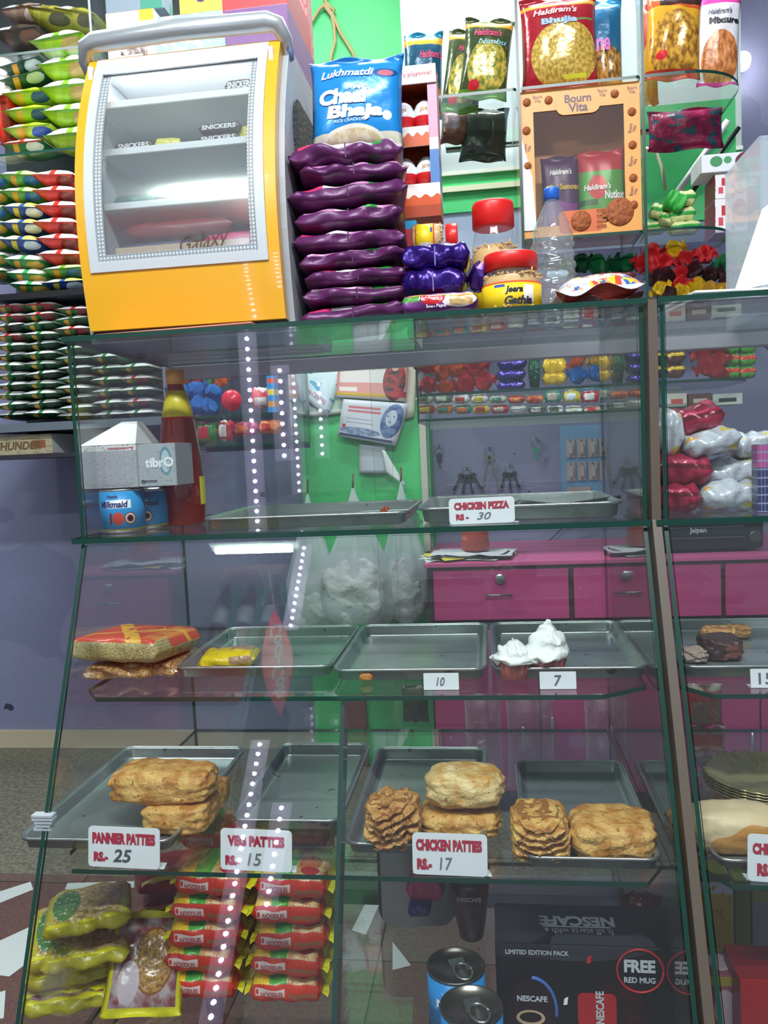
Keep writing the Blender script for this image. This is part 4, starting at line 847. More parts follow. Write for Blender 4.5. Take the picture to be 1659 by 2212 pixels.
# right edge: papers and acrylic box on the case top
r = thing('acrylic_box', 'clear acrylic box edge at the right frame border', 'box', (atY(1700, 400, 1.5).x, 1.5, TS)); b_, w, h = pxbox(1642, 288, 1760, 640, 1.5)
bm = bmesh.new(); hh = b_.z+h-TS
for (x0, y0, x1, y1) in ((-w/2, 0, w/2, .004), (-w/2, .2, w/2, .204), (-w/2, 0, -w/2+.004, .2), (w/2-.004, 0, w/2, .2)): bx(bm, x0, y0, 0, x1, y1, hh)
bx(bm, -w/2, 0, hh-.004, w/2, .204, hh)
o = obj('acrylic_walls', bm, glass_mat((.9, .94, .95), .05, 1.5, .25), r)
ps = thing('paper_stack', 'white papers and booklet lying on the right showcase bay', 'papers', (atY(1600, 640, 1.32).x, 1.30, TS))
for i in range(4):
    bm = bmesh.new(); bx(bm, -.075, 0, i*.0035, .14, .16, i*.0035+.003); o = obj('sheet', bm, M(('#d8dce0', '#aab6b4', '#c8ccd2', '#e4e8ec')[i], .6), ps); o.rotation_euler = (0, 0, (.18, .1, .02, .14)[i])
q = [atY(1588, 628, 1.36), atY(1659+60, 600, 1.36), atY(1659+60, 400, 1.36), atY(1648, 450, 1.36)]
bm = bmesh.new(); a = [bm.verts.new(v) for v in q]; b_ = [bm.verts.new(v+Vector((0, .004, 0))) for v in q]; bm.faces.new(a); bm.faces.new(b_[::-1])
for i in range(4): bm.faces.new((a[i], a[(i+1) % 4], b_[(i+1) % 4], b_[i]))
uvl = bm.loops.layers.uv.new('UVMap'); mn = min(v.co.x for v in bm.verts)
for f in bm.faces:
    for l in f.loops: l[uvl].uv = ((l.vert.co.x-mn)/.2, (l.vert.co.z-q[0].z)/.2)
tag(obj('leaning_poster', bm, art('#eef2f4', (('e', .45, .12, .14, .3, '#d8443a'), ('e', .5, .05, .12, .2, '#4f9a4a')))), 'white card with red and green print leaning at the right edge', 'card')

# shelf D/E rows seen through the showcase glass
def row(items, Y, zt, grp):
    for it in items:
        (x, y, w, h, kind, col, label) = it
        if kind == 'c': candy(x, y, Y, w/2, col, label, group=grp)
        else: lump(x, y, Y, w, h, [col]*3, label, name='small_packet', cat='packet', group=grp, d=.05)
YB = M('#dcb51e', .3, .1, bump=.3); CB = M('#5a2f22', .35); LBX = M('#2a66b4', .3, .4, bump=.5); HOLO = M('#4a3f9a', .15, .8, bump=.7, bscale=60)
GP = art('#5aa83a', (('r', 0, .45, 1, .9, '#d8442c'),), .3, .1, bump=.3); YBP = art('#5a3422', (('r', 0, .55, 1, 1, '#e0bc24'),), .3, .1, bump=.3)
row([(922, 790, 44, 0, 'c', 'red', 'red foil candy at the left end of the sweets row behind the glass'), (955, 800, 46, 0, 'c', 'orange', 'orange red foil candy second in the sweets row'), (925, 830, 46, 0, 'c', 'red', 'red foil candy below the left end one'),
     (985, 795, 48, 0, 'c', 'orange', 'orange candy in the middle of the red group'), (1025, 790, 54, 0, 'c', 'red', 'large red candy beside the violet packs'), (965, 838, 46, 0, 'c', 'orange', 'orange candy in the lower line of the red group'), (1005, 828, 50, 0, 'c', 'red', 'red candy in the lower line of the red group'), (1045, 822, 48, 0, 'c', 'red', 'red candy touching the violet packs')], 2.12, ZD, 'red candies behind the front glass')
row([(1106, 784, 66, 24, 'b', HOLO, 'upper shiny violet packet behind the showcase glass'), (1104, 808, 66, 24, 'b', HOLO, 'middle shiny violet packet behind the showcase glass'), (1104, 832, 64, 22, 'b', HOLO, 'lower shiny violet packet behind the showcase glass'),
     (1199, 790, 54, 36, 'b', YB, 'upper yellow packet right of the violet packs'), (1199, 816, 54, 26, 'b', YB, 'lower yellow packet right of the violet packs'), (1155, 805, 26, 60, 'b', foil['dkgreen'], 'green foil packet between the violet and yellow ones')], 2.10, ZD, 'packets behind the front glass')
row([(1245, 782, 36, 0, 'c', 'orange', 'orange and white candy above the blue ones'), (1285, 780, 34, 0, 'c', 'gold', 'golden candy above the blue ones'), (1248, 810, 42, 0, 'c', 'blue', 'left blue candy next to the yellow packets'), (1288, 806, 42, 0, 'c', 'blue', 'right blue candy next to the yellow packets')], 2.09, ZD, 'blue and orange candies behind the front glass')
k = 0
mix_ = ['#c9d2c0', '#3f8a78', '#c8b8a8', '#6f7a58', '#d8c23a', '#b03a30', '#dfe4e4', '#c9302c', '#e07a2c', '#dcdfe2']
for i, x in enumerate(range(916, 1312, 40)):
    for j, (y, h) in enumerate(((862, 16), (884, 18))):
        if j == 0 and i > 6: y, h = 856, 26
        lump(x+4*j, y, 2.1+.01*j, 38, h, [art(mix_[(i*3+j*5) % 10], (('r', .15, .2, .7, .8, mix_[(i*7+j+3) % 10]),), .3)]*3, 'small %s packet, number %s from left in the %s line, narrow shelf' % (('patterned', 'printed')[j], ('one', 'two', 'three', 'four', 'five', 'six', 'seven', 'eight', 'nine', 'ten')[i], ('upper', 'lower')[j]), name='small_packet', cat='packet', group='small packets on the narrow shelf', d=.04)
# right bay rows
for i, x in enumerate((1420, 1462)):
    for j, y in enumerate((770, 800)): lump(x, y, 2.12, 40, 30, [YBP]*3, 'yellow and brown packet, %s %s of four in the right bay row' % (('upper', 'lower')[j], ('left', 'right')[i]), name='small_packet', cat='packet', d=.05)
for i, x in enumerate((1582, 1618)):
    for j, y in enumerate((748, 775, 803)): lump(x, y, 2.12, 36, 28, [GP]*3, 'green and red packet, %s %s of six in the right bay row' % (('top', 'middle', 'bottom')[j], ('left', 'right')[i]), name='small_packet', cat='packet', d=.05)
for i, (x, y) in enumerate(((1518, 762), (1545, 745), (1525, 790), (1552, 778), (1548, 802))):
    candy(x, y, 2.12, 22, 'red', 'bright red foil candy in the right bay, %s of five' % ('upper left', 'topmost', 'lower left', 'centre right', 'lowest right')[i], group='red candies in the right bay')
for i, (x0, x1, c, c2, l) in enumerate(((1402, 1425, '#7a4a3c', '#b98a6a', 'brown carton at the left end of the second shelf in the right bay'), (1426, 1440, '#5a9fd0', '#8ac0e0', 'narrow light blue carton on the second shelf in the right bay'), (1441, 1484, '#d0c8ba', '#c04a48', 'cream and red carton on the second shelf in the right bay'), (1488, 1538, '#6a4038', '#c9b8a8', 'brown carton on the second shelf in the right bay'), (1540, 1604, '#c9cfc4', '#2a2c30', 'pale carton with a dark stripe on the second shelf in the right bay'))):
    b_, w, h = pxbox(x0, 838, x1, 892, 2.14)
    carton('sweet_carton', l, (x0, 850 if i else 846, x1, 893), 2.12, .08, art(c, (('r', .2, .25, .8, .6, c2),), .4), None, None, z=ZE+.0005)

# ------------------------------------------------------------------ left candy shelf behind the glass
LY = 2.62
lx0, lx1 = atY(372, 880, LY).x, atY(622, 880, LY).x; lz = atY(500, 895, LY).z
cs = thing('candy_shelf', 'narrow glass wall shelf with blue candies, behind the sauce bottle', 'shelf', ((lx0+lx1)/2, LY+.3, lz-.1))
of2 = Vector((-(lx0+lx1)/2, -LY-.3, -lz+.1))
for nm, z_ in (('upper_plate', lz), ('lower_plate', lz-.098)): obj(nm, prism([(lx0, LY), (lx1, LY), (lx1, LY+.3), (lx0, LY+.3)], z_-.008, z_), [GLASS, EDGE], cs, of2)
obj('side_plate', prism([(LY, lz-.1), (LY+.3, lz-.1), (LY+.3, lz+.2), (LY, lz+.2)], lx1, lx1+.006, axis='x'), [GLASS, EDGE], cs, of2)
obj('back_plate', box(lx0, LY+.3, lz-.12, lx1, LY+.31, lz+.2), M('#2c3140', .5), cs, of2)
for i, (x, y) in enumerate(((386, 846), (424, 842), (462, 848), (392, 872), (428, 874), (455, 878), (402, 884))):
    candy(x, y, LY+.07-.01*(i//3), 24, 'blue', 'bright blue foil candy, %s of the group behind the sauce bottle' % ('upper left', 'upper middle', 'upper right', 'lower left', 'lower middle', 'lower right', 'lowest')[i], group='blue candies behind the bottle')
for i, x in enumerate((372, 400, 425, 452, 478)):
    candy(x, 822, LY+.12, 16, ('green', 'orange', 'red', 'green', 'orange')[i], 'small bright candy in the line above the blue ones, %s from left' % ('first', 'second', 'third', 'fourth', 'fifth')[i], group='small candies above the blue ones')
bm = bmesh.new(); lathe(bm, [(.001, 0), (.034, .004), (.036, .012), (.03, .02), (.001, .022)], 24); bmesh.ops.rotate(bm, verts=bm.verts, matrix=Matrix.Rotation(math.pi/2, 3, 'X'))
o = obj('lollipop', bm, M('#c92840', .2)); o.location = atY(502, 865, LY+.05); tag(o, 'round red lollipop pack on the candy shelf behind the LED reflection', 'lollipop')
lump(562, 858, LY+.08, 44, 44, [art('#c83a4c', (('r', .2, .1, .8, .5, '#c9c2be'),))]*3, 'red and grey packet right of the round lollipop', name='small_packet', cat='packet')
carton('sweet_carton', 'slim blue and yellow striped carton at the right end of the candy shelf', (577, 806, 594, 892), LY+.05, .05, art('#2a86c8', (('r', .1, .15, .9, .3, '#e0902c'), ('r', .1, .45, .9, .6, '#dfc23a'), ('r', .1, .75, .9, .88, '#d8542c'))), z=lz+.0005)
for i, (x, w, c, c2) in enumerate(((405, 34, '#4a2a6a', '#8a6a3a'), (445, 52, '#2f7a3c', '#c03040'), (485, 34, '#c02a38', '#d8d0cc'), (528, 56, '#b03a6a', '#d86a3a'), (580, 44, '#e07a30', '#c93a3a'))):
    lump(x, 938-i*4, LY+.06, w, 44 if i < 3 else 30, [art(c, (('r', .15, .2, .6, .8, c2),), .3)]*3, '%s packet on the lower plate of the candy shelf' % ('violet', 'green and red', 'red and white', 'magenta', 'orange')[i], name='small_packet', cat='packet', d=.06)

# ------------------------------------------------------------------ papers on the green wall
PY_ = 3.09
def sheet(name, label, corners, m, lift=0, cat='paper', texts=()):
    bm = bmesh.new(); uv = bm.loops.layers.uv.new('UVMap'); P4 = [atY(x, y, PY_-lift) for x, y in corners]   # tl tr br bl
    n = 8; G = []
    for i in range(n+1):
        for j in range(n+1):
            u, v = i/n, j/n; p = (P4[3]*(1-u)+P4[2]*u)*(1-v)+(P4[0]*(1-u)+P4[1]*u)*v; p = p.copy(); p.y -= .01*math.sin(u*3.1)*(1-v)+.002; G.append(bm.verts.new(p))
    for i in range(n):
        for j in range(n):
            f = bm.faces.new((G[i*(n+1)+j], G[(i+1)*(n+1)+j], G[(i+1)*(n+1)+j+1], G[i*(n+1)+j+1])); f.smooth = True
            for l, (a, b_) in zip(f.loops, ((i, j), (i+1, j), (i+1, j+1), (i, j+1))): l[uv].uv = (a/n, b_/n)
    g = bmesh.ops.extrude_face_region(bm, geom=bm.faces[:])
    for v in [x for x in g['geom'] if isinstance(x, bmesh.types.BMVert)]: v.co.y += .0015
    bmesh.ops.recalc_face_normals(bm, faces=bm.faces[:])
    o = tag(obj(name, bm, m), label, cat)
    for (s, cx_, cy__, h, mm, kw) in texts:
        c = atY(cx_, cy__, PY_-lift-.014); txt(o, s, h, (c.x, c.y, c.z), mm, **kw)
    return o
PW = M('#c9cdd0', .6)
sheet('wall_paper_sheet', 'pale banknote-like sheet low on the left of the green wall', [(640, 842), (742, 835), (744, 893), (640, 903)], art('#c6cdbf', (('r', .08, .15, .95, .85, '#a8bfae'),)), 0)
sheet('wall_flyer', 'light blue tilted collection centre flyer on the green wall', [(655, 778), (745, 800), (708, 900), (592, 808)], art('#cfe0e6', (('n', 3.5, .58, '#5aa9c8'), ('r', .0, .12, 1, .3, '#d9e6ea'))), .012, texts=(('COLLECTION CENTRE', 664, 843, .018, M('#a04a78', .5), dict(ry=math.radians(37), width=.17)),))
CAL = art('#d9938c', (('r', .04, .45, .7, .88, '#dfd5d2'), ('r', .04, .2, .3, .32, '#e6dcd8'), ('r', 0, .0, 1, .07, '#d8d4d2'), ('r', 0, .08, .75, .16, '#cfa82c'), ('ne', .82, .5, .16, .5, '#a8342c', '#3f3036', 9.), ('e', .82, .86, .05, .1, '#c9a898'), ('r', .75, .1, 1, .24, '#a82c34')), .5)
sheet('wall_calendar', 'pink wall calendar sheet with a red and yellow figure at its right', [(730, 786), (883, 780), (876, 868), (726, 858)], CAL, .02)
BLU2 = art('#c4c6cf', (('r', .03, .04, .92, .1, '#3a4a74'), ('ne', .36, .2, .34, .1, '#8a9ab4', '#5a6a8a', 10.), ('ne', .82, .55, .17, .42, '#3a4f86', '#6a80aa', 8.), ('e', .80, .62, .085, .2, '#b9c2d2'), ('e', .74, .66, .012, .02, '#2a3456'), ('e', .84, .66, .012, .02, '#2a3456'), ('e', .79, .52, .025, .015, '#7a4a5a'), ('r', .1, .78, .6, .84, '#c06a74'), ('r', .1, .68, .62, .74, '#c06a74'), ('r', .1, .5, .5, .52, '#8a90a0'), ('r', .1, .4, .55, .42, '#8a90a0'), ('e', .08, .3, .03, .05, '#b03a44')), .5)
sheet('wall_notice', 'blue and white notice with a painted face below the pink calendar', [(742, 862), (884, 872), (855, 963), (729, 941)], BLU2, .028)
sheet('wall_note', 'grey lined note sheet hanging below the blue notice', [(776, 960), (832, 962), (838, 1022), (776, 1022)], M('#aab0b6', .6), .01)
sheet('wall_note', 'white note page folded open beside the grey lined note', [(826, 972), (832, 974), (879, 1052), (834, 1020)], M('#d5d8d8', .6), .03)
sheet('wall_paper_sheet', 'beige crumpled sheet behind the calendar on its right', [(868, 790), (900, 785), (895, 900), (872, 905)], M('#c0b6a8', .6), .004)
sheet('wall_paper_sheet', 'white envelope at the top centre behind the case rail', [(762, 712), (846, 705), (842, 772), (764, 778)], M('#a9b4b6', .6), .0)

# keys on hooks, switchboard
KY = 3.27; km = M('#8f8f86', .3, .8); kd2 = M('#3a3c44', .5)
def keys(px, py, label, fob, n=1, l=60):
    p = atY(px, py, KY); r = thing('hanging_keys', label, 'keys', p)
    bm = bmesh.new(); lathe(bm, [(.004, 0), (.004, .03), (.007, .032)], 8); bmesh.ops.rotate(bm, verts=bm.verts, matrix=Matrix.Rotation(-math.pi/2, 3, 'X')); obj('hook', bm, km, r)
    R = [( .018*math.cos(a), 0, -.022+.018*math.sin(a)) for a in [2*math.pi*i/20 for i in range(21)]]
    bm = bmesh.new(); tube(bm, R, .0016, 6); obj('key_ring', bm, km, r)
    s = l*KY/F_
    for i in range(n):
        bm = bmesh.new(); a = (i-(n-1)/2)*.35
        bx(bm, -.004, -.001, -s, .004, .001, -.055); bx(bm, .004, -.001, -s+.004, .008, .001, -s+.012); lathe(bm, [(.013, 0), (.013, .003)], 14, z0=0)
        vs = bm.verts[-28:] if False else [v for v in bm.verts][-28:]
        bmesh.ops.rotate(bm, verts=vs, matrix=Matrix.Rotation(math.pi/2, 3, 'X')); bmesh.ops.translate(bm, verts=vs, vec=(0, .0015, -.05))
        o = obj('key', bm, km if fob is None else M(fob, .4, .3), r); o.rotation_euler = (0, a, 0)
keys(948, 958, 'small dark keyring hanging leftmost on the lavender wall', '#33363f', 1, 45)
keys(1008, 1005, 'bunch of dark keys hanging second from the left on the lavender wall', '#3b3b40', 4, 62)
keys(1056, 962, 'silver key on a long ring hanging in the middle of the keys', None, 2, 96)
keys(1100, 1000, 'dark curved keys hanging right of the silver key', '#2e3036', 3, 58)
keys(1158, 945, 'keyring with a green foil tag beside the switchboard', '#2f9a78', 1, 46)
sb, sw, sh = pxbox(1212, 918, 1318, 1100, 3.28)
s_ = thing('switchboard', 'light blue electrical switchboard with two rows of four switches', 'switchboard', (sb.x, 3.28, sb.z))
obj('panel', box(-sw/2, 0, 0, sw/2, .02, sh, .002), M('#6fa3c8', .4), s_)
for r_ in range(2):
    for c_ in range(4):
        x = -sw*.30+c_*sw*.225; z = sh*(.73-.275*r_)
        bm = bmesh.new(); bx(bm, x-sw*.09, -.006, z-sh*.11, x+sw*.09, 0, z+sh*.11, .001); o = obj('switch', bm, M('#b5aca6', .45), s_)
        bm = prism(rrect(sw*.075, sh*.12, .006), -.014, -.006, axis='y'); o2 = obj('rocker', bm, [M('#c4bbb2', .4)]*2, o, (x, 0, z))
        for dz in (-.09, .09): bm = bmesh.new(); bx(bm, x-.003, -.007, z+dz*sh-.003, x+.003, -.0055, z+dz*sh+.003); obj('screw', bm, M('#6a6460', .4, .5), o)
obj('socket_plate', box(-sw*.4, -.006, sh*.02, sw*.1, 0, sh*.27, .002), M('#b9aaa4', .45), s_); obj('socket_plate', box(sw*.15, -.006, .0, sw*.42, 0, sh*.2, .002), M('#b0a8a4', .45), s_)
for dx in (-.02, .02): obj('socket_hole', box(-sw*.15+dx-.004, -.0075, sh*.12, -sw*.15+dx+.004, -.0055, sh*.15), BLACK, s_)
# ------------------------------------------------------------------ upper shelf of the showcase
sbx, sbw, sbh = pxbox(318, 795, 412, 1146, 1.40); sbh += sbx.z-ZM; R_ = sbw/2*1.02
t = thing('sauce_bottle', 'tall red sauce bottle with yellow cap and neck label in the showcase', 'bottle', (sbx.x+.004, 1.40+R_, ZM+.0005))
H = sbh*1.0
bm = bmesh.new(); lathe(bm, [(R_*.9, 0), (R_, .006), (R_, H*.30), (R_*.94, H*.42), (R_*.72, H*.66), (R_*.52, H*.80), (R_*.38, H*.88), (R_*.33, H*.915)], 32); obj('bottle_body', bm, M('#7f1f12', .12, coat=.6), t)
bm = bmesh.new(); lathe(bm, [(R_*.34, H*.905), (R_*.40, H*.91), (R_*.40, H*.995), (R_*.37, H)], 28); obj('cap', bm, M('#c98a3a', .4), t)
bm = bmesh.new(); lathe(bm, [(R_*.71, H*.68), (R_*.565, H*.79), (R_*.43, H*.865)], 32); obj('neck_label', bm, art('#d6c42c', (('r', 0, 0, 1, .09, '#b3261c'), ('e', .0, .6, .12, .3, '#c9c4bc'), ('e', 1., .6, .12, .3, '#c9c4bc')), .35), t)
bm = bmesh.new(); n = 10; A = [(-.35+.75*i/n) for i in range(n+1)]
lo = [bm.verts.new((R_*1.01*math.cos(a), R_*1.01*math.sin(a), H*.13)) for a in A]; hi = [bm.verts.new((R_*1.01*math.cos(a), R_*1.01*math.sin(a), H*.31)) for a in A]
for i in range(n): bm.faces.new((lo[i], lo[i+1], hi[i+1], hi[i])).smooth = True
obj('side_label', bm, M('#d8cf3a', .4), t)
# white carton with gable, wrapped boxes, milk tins
tn = [('front condensed milk tin with blue label below the wrapped carton', 198, 290, 1.30), ('second condensed milk tin beside the sauce bottle, right of the front tin', 262, 344, 1.36)]
TL = art('#2f92d0', (('e', .515, .30, .042, .16, '#d8503a'), ('e', .60, .30, .042, .16, '#6a2a24'), ('ring', .60, .30, .03, .115, .4, '#ead8cc'), ('e', .60, .30, .012, .045, '#2a1a20'), ('r', .452, .16, .468, .44, '#8a2430'), ('r', .425, .57, .61, .78, '#dfe6ee'), ('r', 0, 0, 1, .035, '#c9b93a')), .35)
for i, (l, x0, x1, Y) in enumerate(tn):
    b_, w, h = pxbox(x0, 1058, x1, 1150, Y); h += b_.z-ZM; r = w/2
    t = thing('milk_tin', l, 'tin', (b_.x, Y+r, ZM+.0005)); bm = bmesh.new(); lathe(bm, [(r*.97, 0), (r, .001), (r*.985, .003), (r*.985, h-.003), (r, h-.001), (r*.96, h), (r*.93, h-.003)], 36); obj('can', bm, STEEL, t)
    bm = bmesh.new(); lathe(bm, [(r*.995, .005), (r*.995, h-.004)], 40); o = obj('label', bm, TL, t); o.rotation_euler = (0, 0, .12 if i == 0 else -.3)
    for (s, th, v, hh, m, kw) in (('Milkmaid', -.0, .66, .15, M('#3a3470', .4), dict(bold=.02, shear=.15, width=r*1.35)), ('Nestle', .0, .84, .07, M('#5a4a80', .4), dict(bold=.02))):
        o = txt(t, s, hh*h, (th*r+(.3*r if i else 0), 0, v*h), m, drape=lambda x, z: 0, **kw)
        for vv in o.data.vertices:
            a = vv.co.x/(r*1.01); vv.co.x = r*1.01*math.sin(a); vv.co.y = -r*1.01*math.cos(a)
zt_ = ZM+.0005+pxbox(198, 1058, 290, 1150, 1.30)[2]+.0
zt_ = atY(240, 1054, 1.33).z
b_, w, h = pxbox(174, 960, 296, 1054, 1.31)
r = thing('milk_carton', 'white gable-topped carton in clear wrap lying on the milk tins', 'carton', (b_.x, 1.31, zt_))
h2 = h+ .0
gw = w/2; bm = bmesh.new(); uvl = bm.loops.layers.uv.new('UVMap')
pr = [(-gw, 0), (gw, 0), (gw, h2), (-gw, h2)]
obj('carton_body', uvbox(w, .11, h2, .001), [art('#a9a8ae', (('r', 0, .86, 1, 1, '#dcdad8'), ('r', .5, .88, .95, .93, '#b3485a'), ('n', 22., .6, '#8f8e98')), .3, bump=.15), M('#b3b2b8', .4), M('#dcdcdc', .4)], r)
gt = atY(262, 912, 1.36).z-zt_
bm = bmesh.new(); vs = [bm.verts.new(p) for p in ((-gw, 0, h2), (gw, 0, h2), (gw, .11, h2), (-gw, .11, h2), (gw*.15, .045, gt), (gw*.72, .045, gt), (gw*.72, .065, gt), (gw*.15, .065, gt))]
for f in ((0, 1, 5, 4), (1, 2, 6, 5), (2, 3, 7, 6), (3, 0, 4, 7), (4, 5, 6, 7), (3, 2, 1, 0)): bm.faces.new([vs[i] for i in f])
o = obj('gable_top', bm, M('#d9d9dc', .45), r)
bm = bmesh.new(); bx(bm, gw*.36, .0, 0, gw*.52, .003, .004)
obj('clear_wrap', blob(w*1.03, .118, h2*1.03, p=8, na=.006, nf=5, seg=10), glass_mat((.97, .97, .98), .1, 1.5, .1), r, (0, .055, 0))
carton('gum_carton', 'pale grey gum carton in clear wrap standing right of the gable carton', (296, 958, 380, 1052), 1.315, .08, art('#a3a9ae', (('e', .74, .58, .16, .34, '#5f8fa0'), ('e', .74, .58, .11, .26, '#b3c0c6'), ('n', 12., .62, '#8d9499')), .3), M('#9aa0a6', .4), None, (('tibrO', .58, .56, .24, M('#e2e6ea', .4), dict(bold=.03)), ('o', .14, .12, .1, M('#3a6f80', .4), {}), ('mmmm', .3, .12, .06, BK, {})), z=zt_)
# trays on the upper shelf
def tray(name, label, x0, x1, y0, y1, z, h=.022, group=None, r=.022, mat=None):
    w, d = x1-x0, y1-y0; t = thing(name, label, 'tray', ((x0+x1)/2, (y0+y1)/2, z), 0, group)
    def ring(bm, ins, zz): return [bm.verts.new((p[0], p[1], zz)) for p in rrect(w-2*ins, d-2*ins, max(r-ins, .006), 6)]
    bm = bmesh.new(); R = [ring(bm, i_, z_) for i_, z_ in ((.016, .0), (.008, .003), (.005, h-.002), (.001, h-.001), (.0, h-.003), (.0, h), (.003, h+.001), (.008, h-.001), (.011, .005), (.018, .0015))]
    for a in range(len(R)-1):
        for i in range(len(R[0])):
            f = bm.faces.new((R[a][i], R[a][(i+1) % len(R[0])], R[a+1][(i+1) % len(R[0])], R[a+1][i])); f.smooth = True
    bm.faces.new(R[0][::-1]); bm.faces.new(R[-1])
    obj('pan', bm, mat or TRM, t)
    bm = bmesh.new(); pts = [(p[0], p[1], h) for p in rrect(w-.003, d-.003, r, 8)]; pts += pts[:2]; tube(bm, pts, .0022, 6); obj('rolled_rim', bm, STEEL, t)
    return t
TRM = art('#8f9897', (('n', 5., .56, '#9ba6a4'), ('n', 34., .70, '#5c5a54')), .25, .6, coord='Object')
ax = lambda px, py, Y: atY(px, py, Y).x
tray('steel_tray', 'long shallow steel tray in the middle of the upper showcase shelf', ax(440, 1130, 1.30), ax(885, 1128, 1.30), 1.285, 1.58, ZM+.0005, .020)
tray('steel_tray', 'shallow steel tray behind the chicken pizza price card', ax(905, 1125, 1.30), ax(1345, 1110, 1.30), 1.285, 1.58, ZM+.0005, .024)
WC = M('#e4e8ec', .45); RT_ = M('#b0263f', .5); PEN = M('#6f757a', .6)
def card(label, pb, Y, z, texts, rx=-.12, rz=0, foot=True, ry=0, rounded=.006):
    b_, w, h = pxbox(*pb, Y); h += b_.z-z
    r = thing('price_card', label, 'price card', (b_.x, Y, z+.0008), rz, None, rx=rx, ry=ry)
    obj('card', prism([(p[0], p[1]+h/2) for p in rrect(w, h, rounded, 5)], 0, .0016, axis='y'), [WC, WC], r)
    if foot: obj('stand_foot', prism([(-w/2, .0016), (w/2+.006, .0016), (w/2+.002, .022), (-w/2, .022)], 0, .0012), [WC, WC], r)
    for (s, u, v, hh, m, kw) in texts:
        kw = dict(kw)
        if kw.get('width'): kw['width'] *= w
        txt(r, s, hh*h, ((u-.5)*w, -.0009, v*h), m, **kw)
    return r
card('white card lettered CHICKEN PIZZA with a handwritten 30', (970, 1076, 1112, 1126), 1.262, ZM, (('CHICKEN PIZZA', .5, .70, .29, RT_, dict(bold=.045, width=.84)), ('RS -', .2, .28, .24, RT_, dict(bold=.04)), ('30', .53, .3, .28, PEN, dict(shear=.3, width=.22))), rx=-.05, ry=math.radians(-.5))
p = atY(1150, 1092, 1.36); bm = bmesh.new(); tube(bm, [p+Vector((-.035, 0, -.004)), p+Vector((-.02, 0, .004)), p+Vector((0, .01, .002)), p+Vector((.05, .03, -.004)), p+Vector((.15, .05, .006))], [.006, .007, .005, .003, .003], 8)
tag(obj('serving_tongs', bm, M('#2b2d30', .35)), 'dark handled serving tongs lying in the tray beside the pizza card', 'tongs')
bmf = foil['orange']
candy(831, 1101, 1.42, 9, 'orange', 'tiny orange crumb on the rim of the long upper tray')
# ------------------------------------------------------------------ second shelf
z2 = Z2+.0006
t2 = [('steel_tray', 'empty steel tray at the left of the second shelf behind the yellow pack', 470, 795), ('steel_tray', 'steel tray with a 10 price card on the second shelf', 775, 1056), ('steel_tray', 'steel tray holding two cream cups on the second shelf', 1062, 1346)]
for i, (n_, l, a, b_) in enumerate(t2):
    tray(n_, l, ax(a+6*(i == 0), 1400, 1.50), ax(b_-2, 1400, 1.50) if i else ax(770, 1400, 1.5), (1.26, 1.235, 1.235)[i], 1.56, z2, .020, 'steel trays on the second shelf')
card('small white price card left of the cream cups', (915, 1456, 991, 1493), 1.195, Z2, (('10', .48, .5, .52, M('#5a6066', .6), dict(shear=.25, width=.24)),), foot=False, rx=-.1, rounded=.001)
card('small white price card in front of the cream cups', (1166, 1453, 1245, 1494), 1.195, Z2, (('7', .5, .5, .62, M('#5a6066', .6), dict(shear=.1)),), foot=False, rx=-.1, rounded=.001)
# cream cups
CR = M('#eef1ee', .55, bump=.4, bscale=80); CUPM = art('#c9a08c', (('g', 34., .1, .35, '#a8554e'),), .6)
def cream_cup(px, py, s, label, tall):
    p = atZ(px, py, z2+.004); r_ = s
    t = thing('cream_cup', label, 'cream cup', (p.x, p.y+r_*.8, z2+.0018))
    bm = bmesh.new(); n = 32; lathe(bm, [(r_*.62, 0), (r_*.70, .001), (r_*1.0, r_*1.05), (r_*.9, r_*1.0)], n)
    for v in bm.verts:
        a = math.atan2(v.co.y, v.co.x); k = 1+.04*math.cos(a*16); v.co.x *= k; v.co.y *= k
    obj('paper_cup', bm, CUPM, t)
    bm = bmesh.new(); n = 28; rings = []
    N_ = 22
    for i in range(N_+1):
        u = i/N_; rr = r_*(1.08*(1-u**1.6)**.8+.03)*(1+.07*math.sin(u*14)); z = r_*.95+u*r_*tall
        rings.append([bm.verts.new(((rr*(1+.34*noise.noise(Vector((math.cos(a)*1.8, math.sin(a)*1.8, u*3+px)))))*math.cos(a), (rr*(1+.1*math.sin(a*3+u*9)))*math.sin(a), z+.35*r_*noise.noise(Vector((math.cos(a)*3+px, math.sin(a)*3, u*4))))) for a in [2*math.pi*k/n for k in range(n)]])
    for i in range(N_):
        for k in range(n): bm.faces.new((rings[i][k], rings[i][(k+1) % n], rings[i+1][(k+1) % n], rings[i+1][k])).smooth = True
    bm.faces.new(rings[0][::-1]); bm.faces.new(rings[-1]); obj('whipped_cream', bm, CR, t)
cream_cup(1112, 1470, .030, 'smaller cup of white whipped cream at the left of the tray', .95)
cream_cup(1185, 1464, .0325, 'taller cup of white whipped cream behind the 7 card', 1.55)
p = atZ(792, 1466, z2+.004); o = obj('pastry_crumb', blob(.022, .02, .014, na=.15, nf=4, seg=6), M('#b5772c', .7)); o.location = (p.x, p.y, z2+.0015); tag(o, 'small golden crumb at the left corner of the second tray', 'crumb')
